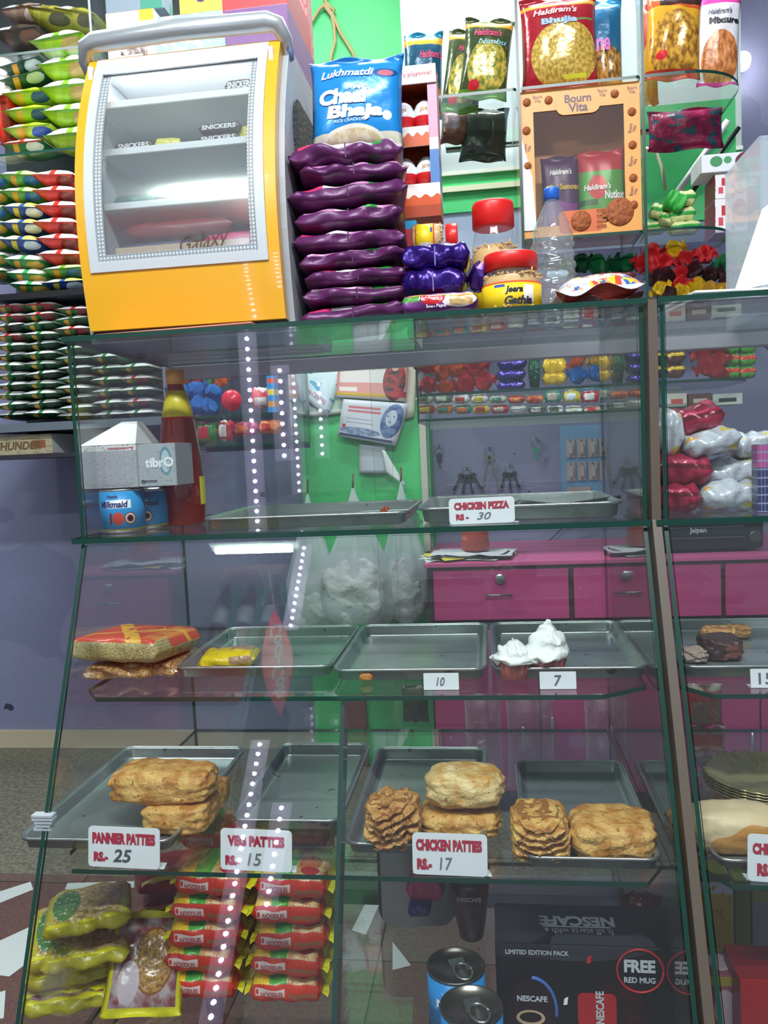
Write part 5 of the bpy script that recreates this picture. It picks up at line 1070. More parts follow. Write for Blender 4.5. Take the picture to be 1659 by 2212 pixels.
# snack packs left
PAST = art('#c9452a', (('s', 35, .62, .07, '#e0a52c'), ('ring', .55, .55, .2, .2, .25, '#e0a52c'), ('r', .78, .1, .96, .9, '#d87a2c'), ('n', 8., .62, '#b3362a'), ('s', 120, .1, .03, '#e0a52c')), .3, bump=.2)
PSIDE = art('#b3a06a', (('n', 26., .5, '#8a7a4a'), ('n', 40., .58, '#cfc08c')), .35, bump=.4, bscale=60)
p = atZ(300, 1440, z2+.03); 
o = obj('snack_block', brick(.172, .15, .044, p=5, wr=.07, end=.06, nu=20, nv=28), [PAST, PSIDE, PSIDE]); q = atZ(290, 1478, z2); o.location = (ax(292, 1440, 1.30), 1.315, z2+.0285); o.rotation_euler = (-.05, .0, -.18)
tag(o, 'block of pale noodles with red and yellow printed top, second shelf left', 'snack pack')
o = obj('nut_brittle_pack', brick(.165, .15, .028, p=3, wr=.3, end=.1, nu=20, nv=28), [art('#b58a5a', (('n', 24., .5, '#8f5f38'), ('n', 40., .62, '#d6b98a')), .15, bump=.6, bscale=60, coat=.5)]*3); o.location = (ax(296, 1460, 1.29), 1.325, z2+.0002); o.rotation_euler = (0, 0, .05)
tag(o, 'flat clear pack of brown nut brittle under the noodle block', 'snack pack')
YP = art('#d8c01c', (('nr', .55, .35, .95, .9, '#b39a7a', '#8f7a5a', 10.), ('r', 0, 0, .06, 1, '#c9a81c'), ('n', 7., .66, '#b8981c')), .25, bump=.4)
o = obj('snack_pouch', brick(.098, .07, .030, p=2.4, wr=.22, end=.22), [YP]*3); o.location = (ax(482, 1410, 1.30), 1.335, z2+.0); o.rotation_euler = (0, -.06, .12); o.location.z = z2+.003
tag(o, 'small yellow snack pouch right of the noodle block on the second shelf', 'snack pouch')
# right bay second shelf tray with pastries
tray('steel_tray', 'steel tray of dark cake and pastries on the second shelf of the right bay', .275, .54, 1.235, 1.56, z2, .020, 'steel trays on the second shelf')
def pastry(label, x, y, z, w, d, h, mat, name='pastry', layers=0, ph=0, rz=0, cat='pastry', p=3., na=.07, group=None, seg=14, amp=.04, rx=0):
    o = obj(name, blob(w, d, h, p, na, 3., seg, ph, layers, amp), mat); o.location = (x, y, z); o.rotation_euler = (rx, 0, rz); return tag(o, label, cat, group)
DC = art('#3a1f1c', (('n', 14., .6, '#6a3a30'), ('n', 30., .66, '#a87a68')), .5, coord='Object', bump=.4, bscale=80)
PUFF = art('#c98f42', (('nr', -9, -9, 9, 9, '#b87a30', '#dcae62', 38.), ('n', 120., .66, '#9c6526')), .5, coord='Object', bump=.5, bscale=140)
PUFFW = art('#d9b878', (('nr', -9, -9, 9, 9, '#c99648', '#e6cc92', 34.), ('n', 120., .68, '#b07a3c')), .45, coord='Object', bump=.4, bscale=140)
PUFFD = art('#c08a4e', (('nr', -9, -9, 9, 9, '#b57c3e', '#cf9f5e', 40.), ('b', 900., 45., 9., .72, '#8f5a28')), .55, coord='Object', bump=.5, bscale=140)
PUFFL = art('#c98f42', (('nr', -9, -9, 9, 9, '#c08438', '#dfb468', 38.), ('b', 900., 30., 7., .80, '#9c642c')), .5, coord='Object', bump=.5, bscale=140)
p = atZ(1610, 1440, z2+.003)
pastry('dark chocolate cake piece in the right bay tray', ax(1570, 1440, 1.32), 1.36, z2+.0015, .06, .07, .035, DC, 'cake_piece', p=5, cat='cake')
pastry('golden pastry at the back of the right bay tray', ax(1548, 1395, 1.48), 1.47, z2+.0015, .06, .05, .026, PUFFD, cat='pastry', ph=2)
pastry('small golden pastry at the back right of the right bay tray', ax(1595, 1393, 1.48), 1.49, z2+.0015, .045, .04, .024, PUFFD, cat='pastry', ph=3)
pastry('torn paper-lined crumbly slice at the left of the right bay tray', ax(1505, 1440, 1.32), 1.34, z2+.0015, .04, .05, .02, M('#9a857a', .6, bump=.5), 'cake_slice', cat='cake', ph=4, na=.15)
card('small white price card cut by the right frame edge', (1622, 1447, 1700, 1489), 1.195, Z2, (('15', .42, .5, .6, M('#5a6066', .6), dict(width=.4)),), foot=True, rx=-.1, rounded=.001)
# ------------------------------------------------------------------ third shelf: patties
z3 = Z3+.0006
for i, (l, a, b_, y0) in enumerate((('dark steel tray under the stacked paneer patties at the left', 258, 528, 1.115), ('empty steel tray behind the veg patties card', 588, 800, 1.19), ('steel tray behind the chicken patties card', 806, 1058, 1.12), ('steel tray holding the two right-hand patties', 1106, 1346, 1.09))):
    xa, xb = ax(a, 1690, 1.46), ax(b_, 1690, 1.46)
    tray('steel_tray', l, xa+(0, .006, .006, .006)[i], xb-.004, y0, (1.50, 1.52, 1.50, 1.44)[i], z3, .020, 'steel trays on the third shelf')
F3 = z3+.0018
def onf(px, py, z=F3): return atZ(px, py, z)
def patty(label, pb, mat, d, z=F3, layers=0, ph=0, rz=0, p=3.4, na=.05, fronty=None, amp=.09, group='patties on the third shelf'):
    q = atZ((pb[0]+pb[2])/2, pb[3], z); Y = q.y if fronty is None else fronty
    b_, w, h = pxbox(*pb, Y); hh = max(.02, h*.80)
    return pastry(label, b_.x, Y+d/2, z, w, d, hh, mat, 'puff_patty', layers, ph, rz, 'patty', p, na, group, 26 if layers else 16, amp)
patty('golden patty lying lowest in the left stack behind the paneer card', (300, 1772, 440, 1850), PUFF, .10, ph=1, fronty=1.16, p=5)
patty('long golden patty on top of the left stack', (228, 1704, 446, 1794), PUFF, .085, z=F3+.044, ph=2, fronty=1.17, p=4)
patty('patty end peeking out behind the left stack on its right', (430, 1722, 476, 1790), PUFF, .07, z=F3, ph=5, fronty=1.245)
patty('open flaky patty with many folded layers left of the chicken card', (780, 1744, 902, 1872), PUFFD, .10, layers=22, ph=3, fronty=1.115, na=.09, amp=.13, p=2.8, rz=.1)
patty('lower golden patty of the pair behind the chicken card', (905, 1782, 1082, 1846), PUFF, .10, ph=6, fronty=1.165, p=4)
patty('upper pale golden patty of the pair behind the chicken card', (918, 1706, 1090, 1798), PUFFW, .09, z=F3+.042, ph=7, fronty=1.17, p=3.4, rz=-.03)
patty('patty with split layered front left of the last one', (1106, 1768, 1234, 1884), PUFFL, .10, layers=20, ph=8, fronty=1.10, amp=.10, p=4.)
patty('rightmost large golden patty in the left showcase bay', (1238, 1790, 1430, 1888), PUFF, .10, ph=9, fronty=1.105, p=4, rz=-.04)
PT = (('RS.-', .16, .27, .25, RT_, dict(bold=.02, width=.2)),)
card('white card lettered PANNIER PATTIES with a handwritten 25', (188, 1792, 342, 1878), 1.075, Z3, (('PANNIER PATTIES', .5, .72, .28, RT_, dict(bold=.045, width=.88)), ('RS.-', .18, .26, .24, RT_, dict(bold=.045, width=.2)), ('25', .48, .3, .32, M('#4a5056', .6), dict(shear=.2, width=.26, bold=.01))), rx=-.1, ry=math.radians(1.5))
card('white card lettered VEG PATTIES with a handwritten 15', (474, 1797, 628, 1881), 1.075, Z3, (('VEG PATTIES', .5, .72, .26, RT_, dict(bold=.045, width=.8)), ('RS.-', .17, .24, .24, RT_, dict(bold=.045, width=.2)), ('15', .48, .28, .3, PEN, dict(shear=.2, width=.2))), rx=-.1, ry=math.radians(1.5))
card('white card lettered CHICKEN PATTIES with a handwritten 17', (890, 1806, 1052, 1894), 1.075, Z3, (('CHICKEN PATTIES', .49, .72, .28, RT_, dict(bold=.045, width=.88)), ('RS.-', .16, .26, .27, RT_, dict(bold=.045, width=.2)), ('17', .45, .28, .3, PEN, dict(shear=.1, width=.17))), rx=-.1, ry=math.radians(1))
card('white card lettered CHIC cut off by the right frame edge', (1614, 1812, 1772, 1906), 1.075, Z3, (('CHICKEN', .34, .70, .24, RT_, dict(bold=.045, width=.55)), ('RS.-', .24, .26, .27, RT_, dict(bold=.045, width=.22))), rx=-.12, ry=math.radians(3))
tray('steel_tray', 'steel tray under the long bun in the right bay', .285, .56, 1.10, 1.24, z3, .016, 'steel trays on the third shelf')
pastry('long pale bun in the right bay behind the cut-off card', ax(1590, 1820, 1.15), 1.17, F3, .135, .08, .062, art('#d9c39a', (('n', 6., .52, '#c98f4a'),), .45, coord='Object', bump=.2), 'long_bun', p=3, na=.03, cat='bun')
# foil plates
pl = onf(1668, 1712, Z3+.02); 
for i in range(5):
    bm = bmesh.new(); n = 64; prof = [(.001, .0015), (.03, .001), (.035, .003), (.055, .0), (.086, .018), (.092, .019), (.092, .020), (.086, .020), (.055, .002), (.035, .005), (.03, .003), (.001, .0035)]
    lathe(bm, prof, n)
    for v in bm.verts:
        a = math.atan2(v.co.y, v.co.x); rr = math.hypot(v.co.x, v.co.y)
        if rr > .056: k = 1+.03*math.cos(a*32)*(rr-.056)/.036; v.co.x *= k; v.co.y *= k; v.co.z += .0016*math.cos(a*32)
    o = obj('foil_plate', bm, M('#d6c88c', .32, .75, bump=.6, bscale=30)); o.location = (ax(1650, 1690, 1.35), 1.35, Z3+.0008+i*.0045)
    tag(o, 'golden silver foil plate, %s of the stack in the right bay' % ORD[4-i], 'foil plate', 'foil plates in the right bay')
# ------------------------------------------------------------------ bottom shelf
z4 = Z4+.0006
NT = art('#e2b41c', (('e', .42, .35, .16, .5, '#4fa23a'), ('e', .36, .75, .10, .3, '#4fa23a'), ('nr', .52, .0, 1, 1, '#d9c08c', '#c98a5a', 9.), ('e', .70, .45, .16, .22, '#c86a44'), ('e', .74, .22, .13, .1, '#b52a34'), ('r', .96, 0, 1, 1, '#ddd01c')), .22, bump=.3, bscale=26)
NF = art('#c8321c', (('r', .09, .38, .50, .66, '#d8c4c0'), ('r', .55, .34, .92, .50, '#9a5a3c'), ('e', .115, .52, .018, .1, '#c8321c')), .25, bump=.3, bscale=26)
NB = M('#c03a1c', .3); npk = [brick(1, .1, .044, wr=.12, ph=i*2., p=3.4, end=.10) for i in range(3)]; nms = []
for b_ in npk: o = obj('noodle_pack', b_, [NT, NF, NB]); nms.append(o.data); bpy.data.objects.remove(o)
def noodle(x, Y, z, w, label, rz=0, ry=0):
    r = thing('noodle_pack', label, 'noodle pack', (x, Y, z), rz, 'red and yellow noodle packs on the bottom shelf', ry=ry)
    o = obj('wrapper', nms[rnd.randint(0, 2)], None, r); o.scale = (w, 1, 1)
    txt(r, 'NOODLES', .0085, (-.2*w+.004, -.0545, .0235), M('#a8323c', .5), bold=.02, width=w*.3)
    for s in (-1, 1):
        bm = bmesh.new(); n = 10; a = [bm.verts.new((s*w*.49, -.04+.08*i/n, .021)) for i in range(n+1)]; b2 = [bm.verts.new((s*(w*.49+.010+.0018*(i % 2)), -.043+.086*i/n, .018+.004*math.sin(i*1.3+x*40))) for i in range(n+1)]
        for i in range(n): bm.faces.new((a[i], a[i+1], b2[i+1], b2[i]))
        obj('crimped_end', bm, M('#d8cf1c', .3), r)
    return r
NY = 1.19; pitch = .0435
for c, (xc, cn) in enumerate(((440, 'left'), (622, 'right'))):
    w = .118
    for i in range(5):
        z = z4+i*pitch
        px = xc+((-6, -8, 0, 4, 14)[i] if c == 0 else (-6, -2, 6, 0, 8)[i])
        noodle(ax(px, 1975+(4-i)*58, NY), NY+.05, z, w, 'red and yellow noodle pack, %s of the front %s column' % (ORD[4-i], cn), rz=(.03, -.04, .05, 0, -.03, .06)[i], ry=.02*math.sin(i*2))
for c, xc in enumerate((470, 640)):
    for i in range(5): noodle(ax(xc, 1930, NY+.13), NY+.168, z4+i*pitch+.014*(i>3), .118, 'red and yellow noodle pack, %s of the rear %s column' % (ORD[4-i], ('left', 'right')[c]), rz=.04*(-1)**i)
# yellow edged snack packs at the left
SP = art('#b8ad22', (('nr', .12, .08, .9, .92, '#9a7a3c', '#c9b07a', 16.), ('e', .25, .5, .16, .4, '#3f7a44'), ('n', 22., .63, '#d8d4c0'), ('r', 0, 0, 1, .06, '#d8cf1c')), .22, bump=.5, bscale=30)
SPF = M('#a89f20', .3, bump=.3); SP2 = art('#c9c01c', (('nr', .08, .08, .92, .92, '#a89a9a', '#7a3a3c', 6.), ('e', .6, .5, .26, .32, '#7a4a24'), ('ne', .6, .5, .24, .3, '#b0843c', '#7a5220', 24.), ('e', .3, .3, .14, .2, '#b8a8b0'), ('r', 0, .0, 1, .06, '#d8cf1c')), .22, bump=.5, bscale=30)
for i, (px, py, l, m, rz, dz) in enumerate(((160, 2005, 'yellow edged snack pack with green print, upper one at the bottom left', SP, .45, 0), (160, 2078, 'yellow edged snack pack with green print, below the upper one', SP, .42, 0), (130, 2170, 'yellow edged snack pack with brown biscuits at the lower left corner', SP2, .3, 0))):
    q = atY(px, py, 1.17); o = obj('snack_pack', brick(.135, .17, .032, wr=.2, ph=i*2.+1, p=3, end=.14, nu=20, nv=26), [m, SPF, SPF]); o.location = (q.x, 1.22, q.z-.014); o.rotation_euler = (-.16, .0, rz); tag(o, l, 'snack pack', 'yellow edged packs at the bottom left')
q = atY(285, 2125, 1.13); o = obj('biscuit_pack', pillow(.13, .155, .035, True, wr=.3, ph=2), [SP2, SPF]); o.location = (q.x, 1.15, z4); o.rotation_euler = (-.75, .1, .25); o.location.z = q.z-.07
tag(o, 'biscuit pack with a round brown picture and yellow edge leaning beside the noodles', 'biscuit pack')
RP = art('#8f1a1c', (('r', .3, .3, .8, .6, '#a82a24'), ('r', 0, .0, 1, .12, '#d8b81c')), .25, bump=.4)
for i, (px, py, l, rz) in enumerate(((330, 1925, 'dark red snack pack lying behind, upper one', .5), (345, 1985, 'dark red snack pack lying behind, lower one', .35))):
    q = atY(px, py, 1.36); o = obj('snack_pack', brick(.13, .15, .032, wr=.2, ph=i+4, end=.14), [RP]*3); o.location = (q.x, 1.44, q.z-.02); o.rotation_euler = (-.1, 0, rz); tag(o, l+' at the left of the noodle columns', 'snack pack')
# plinths that raise the stacks (packs lower in the heap)
for i in range(3):
    q = atY(150+i*0, 2212, 1.2); o = obj('snack_pack', brick(.14, .17, .034, wr=.15, ph=i+9, end=.12), [SP, SPF, SPF]); o.location = (ax(150, 2250, 1.2), 1.24, z4+i*.033); o.rotation_euler = (0, 0, .25+.1*i); tag(o, 'yellow edged snack pack low in the bottom left heap, %s' % ('lowest', 'second from the bottom', 'third from the bottom')[i], 'snack pack', 'yellow edged packs at the bottom left')
# milk tins with pull tabs
for i, (px, py, l) in enumerate(((984, 2088, 'rear milk tin with a pull-ring lid on the bottom shelf'), (1018, 2172, 'front milk tin with a pull-ring lid on the bottom shelf'))):
    h = .088; q = atZ(px, py, z4+h); r = .0445; t = thing('milk_tin', l, 'tin', (q.x, q.y+.004*(1-i), z4), 0)
    bm = bmesh.new(); lathe(bm, [(r*.97, 0), (r, .001), (r*.98, .003), (r*.98, h-.003), (r*1.01, h-.0015), (r*1.01, h), (r*.96, h), (r*.94, h-.004), (r*.2, h-.0045)], 40); obj('can', bm, M('#8a857c', .25, .9), t)
    bm = bmesh.new(); lathe(bm, [(r*.99, .005), (r*.99, h-.005)], 40); obj('label', bm, art('#2f8fd8', (('r', .43, .55, .62, .8, '#e0e6ee'), ('e', .5, .3, .05, .14, '#b8323a'), ('n', 12., .66, '#d8e4ee')), .35), t)
    bm = bmesh.new(); tube(bm, [(.022*math.cos(a)*.62+.006, -.006+.022*math.sin(a)*.9-.012, h+.0005) for a in [2*math.pi*k/20 for k in range(21)]], .0022, 6); bx(bm, -.008, .002, h-.004, .016, .016, h); o = obj('pull_ring', bm, M('#b9bcc0', .25, .9), t); o.rotation_euler = (0, 0, .35)
    txt(t, 'Milkmaid', .012, (0, -r*1.0-.001, h*.66), WH, bold=.03)
# coffee gift box
gb, gw_, gh = pxbox(1074, 2042, 1452, 2300, 1.15); zt2 = gb.z+gh
r = thing('coffee_gift_box', 'black coffee gift box with red mug offer on the bottom shelf', 'gift box', (gb.x, 1.15, z4), 0)
hb_ = zt2-z4; CB_ = art('#141216', (('e', .45, 1.25, .62, .42, '#3a3a42'), ('r', .0, .85, .32, 1, '#2a2a30'), ('e', .18, .38, .17, .44, '#0c0a10'), ('ne', .70, .2, .16, .5, '#3a1010', '#1a0c10', 5.)), .25)
TB_ = art('#100e12', (('e', .0, .4, .32, .5, '#2c2c32'), ('e', .62, .0, .3, .5, '#34343c'), ('n', 3.5, .64, '#1c1a20')), .25)
obj('carton', uvbox(gw_, .105, hb_, .0015), [CB_, M('#151216', .3), TB_], r)
GW = M('#c9ccd4', .4); GR = M('#c8202c', .4)
def up(px, py): v = atY(px, py, 1.1485); return (v.x-gb.x, -.0012, v.z-z4)
txt(r, 'LIMITED EDITION PACK', .0075, up(1160, 2058), GW, bold=.02, width=.092)
txt(r, 'FREE', .0195, up(1382, 2088), GW, bold=.03, width=.044); txt(r, 'RED MUG', .009, up(1382, 2118), GW, bold=.02, width=.044)
c = up(1383, 2098); bm = bmesh.new(); tube(bm, [(c[0]+.0325*math.cos(a), -.0012, c[2]+.0325*math.sin(a)) for a in [2*math.pi*k/40 for k in range(41)]], .0015, 6); obj('red_ring', bm, GR, r)
c = up(1150, 2168); bm = bmesh.new(); bmesh.ops.create_circle(bm, cap_ends=True, radius=1, segments=36)
for v in bm.verts: v.co = Vector((c[0]+v.co.x*.036, -.0008, c[2]-.01+v.co.y*.05))
obj('jar_picture', bm, M('#241014', .3), r); txt(r, 'NESCAFE', .009, (c[0], -.002, c[2]+.008), GW, bold=.02, width=.044)
bm = bmesh.new(); tube(bm, [(c[0]+.035*math.cos(a), -.0014, c[2]-.01+.05*math.sin(a)) for a in [math.radians(-10+100*k/20) for k in range(21)]], .0028, 6); obj('blue_arc', bm, M('#4a6ab4', .4), r)
bm = bmesh.new(); bmesh.ops.create_circle(bm, cap_ends=True, radius=1, segments=30)
for v in bm.verts: v.co = Vector((c[0]-.003+v.co.x*.021, -.0016, c[2]-.022+v.co.y*.012))
obj('cup_picture', bm, M('#c9a88a', .4), r); bm = bmesh.new(); bmesh.ops.create_circle(bm, cap_ends=True, radius=1, segments=30)
for v in bm.verts: v.co = Vector((c[0]-.003+v.co.x*.016, -.002, c[2]-.021+v.co.y*.008))
obj('coffee_picture', bm, M('#1c0f0c', .3), r)
c = up(1290, 2182); obj('mug_picture', prism(rrect(.055, .05, .008), -.0022, -.0005, axis='y'), [M('#b01c20', .3)]*2, r, (c[0], 0, c[2])); txt(r, 'NESCAFE', .012, (c[0]+.004, -.0028, c[2]+.005), GW, ry=math.radians(-90), bold=.02, width=.05)
for (px, py, s, m) in ((1267, 2080, .008, GR), (1217, 2170, .008, WH)): obj('bean_mark', prism([(0, 0), (s*.7, .001), (s*.9, s*1.6), (s*.2, s*1.2)], -.0016, -.0008, axis='y'), [m, m], r, up(px, py))
# lettering on the top face, reading from the far side
def ontop(px, py): v = atZ(px, py, zt2+.001); return (v.x-gb.x, v.y-1.15, hb_+.0012)
def topt(s, h, px, py, m, **k):
    o = txt(r, s, h, (0, 0, 0), m, **k); o.rotation_euler = (math.radians(-90), 0, math.radians(180)); o.location = ontop(px, py)
    o.rotation_euler = (math.radians(90)*-1, 0, math.radians(180)); return o
topt('NESCAFE', .026, 1245, 1990, GW, bold=.03, width=.112, shear=0); topt('It all starts with a', .013, 1250, 2012, GW, bold=.01, width=.1)
obj('underline', box(-.05, -.0008, 0, .05, .0008, .001), GW, r, ontop(1245, 2003))
# things at the back of the bottom shelf
t = thing('steel_lunch_box', 'brushed steel slab box with dark rim leaning at the back of the bottom shelf', 'steel box', (ax(905, 2000, 1.42), 1.42, z4), .12, None, rx=-.25)
w = 165*1.42/F_; obj('lid', prism([(p[0], p[1]+.085) for p in rrect(w, .17, .025, 8)], 0, .012, axis='y'), [M('#8f8a86', .3, .85), M('#55524f', .3, .8)], t); obj('rim', prism([(p[0], p[1]+.085) for p in rrect(w+.012, .17, .03, 8)], .012, .045, axis='y'), [M('#2a2430', .35)]*2, t)
jb, jw, jh = pxbox(968, 1892, 1062, 2060, 1.36); jh += jb.z-z4
t = thing('coffee_jar', 'dark lidded coffee jar standing behind the milk tins', 'jar', (jb.x, 1.36+jw/2, z4)); bm = bmesh.new(); q = jw/2; lathe(bm, [(q*.55, 0), (q*.62, .004), (q*.75, jh*.3), (q*.95, jh*.78), (q*.8, jh*.86)], 28); obj('jar_body', bm, M('#4a2a2c', .15, coat=.6), t)
bm = bmesh.new(); lathe(bm, [(q*.95, jh*.84), (q, jh*.85), (q, jh*.98), (q*.9, jh)], 28); obj('lid', bm, M('#17181a', .3), t)
txt(t, 'NESCAFE', .008, (0, -q*.95, jh*.66), M('#b0a8a8', .4), bold=.02)
lump(918, 1925, 1.33, 84, 62, [M('#a8385c', .35, bump=.5, bscale=30)]*3, 'crumpled pink and violet packet at the back below the chicken card', cat='packet', name='crumpled_packet', d=.07)
lump(905, 1972, 1.32, 50, 30, [M('#3a2a6a', .3, bump=.4)]*3, 'small violet packet under the crumpled pink one', cat='packet', name='crumpled_packet', d=.05)
# right bay bottom
carton('food_carton', 'tall yellow and orange food carton in the right bay bottom', (1505, 1905, 1585, 2080), 1.30, .07, art('#b8962c', (('r', 0, .88, 1, 1, '#b9bfd0'), ('r', .0, .4, .45, .8, '#a8b07a'), ('r', .1, .1, .7, .3, '#b86a3a'), ('n', 8., .6, '#a87a2c')), .35), M('#5a6014', .5), z=z4)
carton('food_carton', 'dark olive carton standing right of the yellow food carton', (1588, 1905, 1622, 2080), 1.33, .07, M('#5a6018', .5), z=z4)
carton('food_carton', 'grey violet carton at the right frame edge in the lower bay', (1625, 1925, 1720, 2080), 1.34, .07, art('#6a6a7c', (('r', 0, .85, 1, 1, '#7a7a2c'),)), z=z4)
carton('red_carton', 'plain dark red carton in the lower right corner', (1600, 2118, 1760, 2330), 1.12, .08, M('#a8141c', .4), M('#7a1018', .4), z=z4)
carton('small_carton', 'pink and white carton low beside the upright in the right bay', (1532, 2110, 1592, 2330), 1.16, .07, art('#8a4a5a', (('e', .6, .5, .4, .3, '#b8a0a8'), ('r', 0, .86, 1, 1, '#9a8a2c'))), z=z4)
stand_pack('snack_pouch', 'orange and gold snack pouch behind the coffee gift box', 'snack pouch', (1418, 2000, 1490, 2330), 1.27, .04, art('#8a5a1c', (('n', 7., .5, '#a8321c'), ('n', 12., .6, '#5a6a1c')), .25, bump=.4), M('#7a2a1c', .4), z=z4)
stand_pack('snack_pouch', 'dark red snack pouch standing behind the gift box at the right', 'snack pouch', (1340, 1930, 1430, 2300), 1.34, .04, art('#6a1c1c', (('n', 7., .5, '#8a2a34'),), .25, bump=.4), M('#5a1a1c', .4), z=z4)
# red and cream packets on a string; the pale left string imitates their ghost reflection
for k, (x0, x1) in enumerate(((1480, 1540), (1385, 1440))):
    for i in range(5):
        y0 = 1478+i*92+(0, 30)[k]; m = art(('#b8141c', '#a8604a')[k], (('r', 0, .86, 1, 1, '#a89a8a'), ('nr', .1, .12, .9, .62, '#a87a6a', '#8a5a4a', 9.), ('s', 15, .72, .05, ('#c9342c', '#b07a6a')[k])), .25, bump=.4)
        stand_pack('hanging_packet', '%s packet on the %s string beside the upright, %s' % (('red and cream', 'faded pink')[k], ('right', 'left')[k], ORD[i]), 'packet', (x0+i*7, y0, x1+22+i*7, y0+90), 1.73, .03, m, m, (), group='packets on hanging strings')

CLR = glass_mat((.94, .93, .95), .06, 1.9, .16)
for (x0, x1, y0, y1, l) in ((1004, 1086, 1500, 1668, 'left'), (1094, 1200, 1500, 1700, 'middle'), (1262, 1356, 1500, 1690, 'right')):
    stand_pack('clear_pouch', 'crinkled clear plastic pouch hanging before the pink doors, %s one' % l, 'plastic pouch', (x0, y0, x1, y1), 1.715, .03, CLR, CLR, (), wr=.9)
# ------------------------------------------------------------------ pink drawer cabinet behind the showcase
CY = 2.70; PKM = M('#b23c74', .38); PKT = M('#bf5585', .4); DKW = M('#3a2428', .5)
cx0 = atY(926, 1300, CY).x; cx1 = 1.6
ct = atY(1100, 1214, CY).z
cab = thing('drawer_cabinet', 'long pink laminate cabinet with drawers and doors behind the showcase', 'cabinet', (cx0, 3.28, 0))
co = Vector((-cx0, -3.28, 0))
def cp(name, bm, m, par=None):
    o = obj(name, bm, m, par or cab); o.location = co if par is None else (0, 0, 0); return o
cp('body', box(cx0, CY+.01, 0, cx1, 3.28, ct-.012), DKW)
cp('worktop', box(cx0-.01, CY-.015, ct-.012, cx1, 3.28, ct+.002, .002), PKT); cp('top_rail', box(cx0, CY-.004, ct-.04, cx1, CY+.01, ct-.012), M('#4a3034', .5))
zd1 = atY(1000, 1232, CY).z; zd0 = atY(1000, 1338, CY).z
for (a, b_, key_) in ((938, 1228, True), (1240, 1556, False), (1566, 1700, False)):
    xa, xb = atY(a, 1290, CY).x, min(atY(b_, 1290, CY).x, cx1-.01)
    d = cp('drawer', box(xa, CY-.012, zd0, xb, CY+.01, zd1, .001), PKM)
    if key_:
        xm = (xa+xb)/2
        bm = bmesh.new(); tube(bm, [(xm-.045, CY-.012, zd0+.085), (xm-.045, CY-.03, zd0+.085), (xm+.035, CY-.03, zd0+.085), (xm+.035, CY-.012, zd0+.085)], .004, 8); obj('handle', bm, M('#77706c', .3, .8), d)
        bm = bmesh.new(); lathe(bm, [(.017, 0), (.017, .006), (.011, .008), (.001, .008)], 24); bmesh.ops.rotate(bm, verts=bm.verts, matrix=Matrix.Rotation(math.pi/2, 3, 'X')); bmesh.ops.translate(bm, verts=bm.verts, vec=(xm, CY-.012, zd1-.03)); obj('lock', bm, STEEL, d)
zdr = atY(1000, 1362, CY).z
seams = [938, 1166, 1400, 1640, 1900]
for i in range(4):
    xa, xb = atY(seams[i], 1500, CY).x+.003, min(atY(seams[i+1], 1500, CY).x-.003, cx1-.01)
    d = cp('door', box(xa, CY-.012, .08, xb, CY+.01, zdr, .001), PKM)
    hx = xb-.04 if i % 2 == 0 else xa+.05
    bm = bmesh.new(); hz = (atY(1130, 1590, CY).z, atY(1192, 1570, CY).z, atY(1350, 1570, CY).z, atY(1618, 1600, CY).z)[i]; hx = (atY(1130, 1590, CY).x, atY(1192, 1570, CY).x, atY(1352, 1570, CY).x, atY(1618, 1600, CY).x)[i]
    tube(bm, [(hx, CY-.012, hz+.04), (hx, CY-.032, hz+.04), (hx, CY-.032, hz-.04), (hx, CY-.012, hz-.04)], .0065, 8); obj('handle', bm, M('#c9ccca', .2, .9), d)
# things on the cabinet
np_ = thing('newspaper_pile', 'crumpled white and yellow papers at the left end of the pink cabinet', 'papers', (atY(1000, 1205, 2.85).x, 2.84, ct+.0025))
for i in range(5):
    bm = bmesh.new(); n = 8; G = [[bm.verts.new((-.14+.28*a/n+.01*i, -.10+.2*b2/n, i*.004+.012*max(0, noise.noise(Vector((a*.5+i, b2*.5, i)))))) for b2 in range(n+1)] for a in range(n+1)]
    for a in range(n):
        for b2 in range(n): bm.faces.new((G[a][b2], G[a+1][b2], G[a+1][b2+1], G[a][b2+1]))
    o = obj('sheet', bm, M(('#c9ccc6', '#b8bdb8', '#c9b93a', '#c6c9cc', '#bfc2c6')[i], .6), np_); o.rotation_euler = (0, 0, (.2, -.3, .5, 0, -.15)[i])
b_, w, h = pxbox(996, 1142, 1056, 1200, 2.82)
zc = ct+.028
bm = bmesh.new(); lathe(bm, [(w*.5, 0), (w*.52, .004), (w*.42, .17), (w*.40, .17), (w*.48, .006)], 28); o = obj('clay_cup', bm, art('#b04a3c', (('n', 6., .6, '#c9705a'),), .5)); o.location = (b_.x, 2.84, zc); tag(o, 'reddish brown tumbler standing on the papers at the cabinet end', 'tumbler')
bm = bmesh.new(); tube(bm, [atY(x, y, Y) for x, y, Y in ((960, 1200, 2.74), (1010, 1205, 2.72), (1060, 1208, 2.72), (1090, 1196, 2.76), (1100, 1190, 2.8))]+[], .003, 6); tube(bm, [atY(x, y, 3.26) for x, y in ((1080, 1192), (1150, 1182), (1190, 1165), (1220, 1135), (1260, 1120))], .003, 6)
tag(obj('black_cable', bm, BLACK), 'thin black cable lying over the papers and up the lavender wall', 'cable')
b_, w, h = pxbox(1404, 1108, 1650, 1216, 2.78); 
t = thing('mini_oven', 'black benchtop oven lettered Jaipan on the pink cabinet', 'oven', (b_.x, 2.78, ct+.0025)); hh = b_.z+h-ct
obj('housing', box(-w/2, 0, .01, w/2, .34, hh, .006), M('#17181c', .35), t)
obj('door', box(-w/2+.03, -.012, .06, w*.30, 0, hh-.02, .003), M('#10161a', .12), t)
for z in (.05, .085, .12): obj('trim_line', box(-w/2+.02, -.014, z, w*.32, -.011, z+.002), STEELD, t)
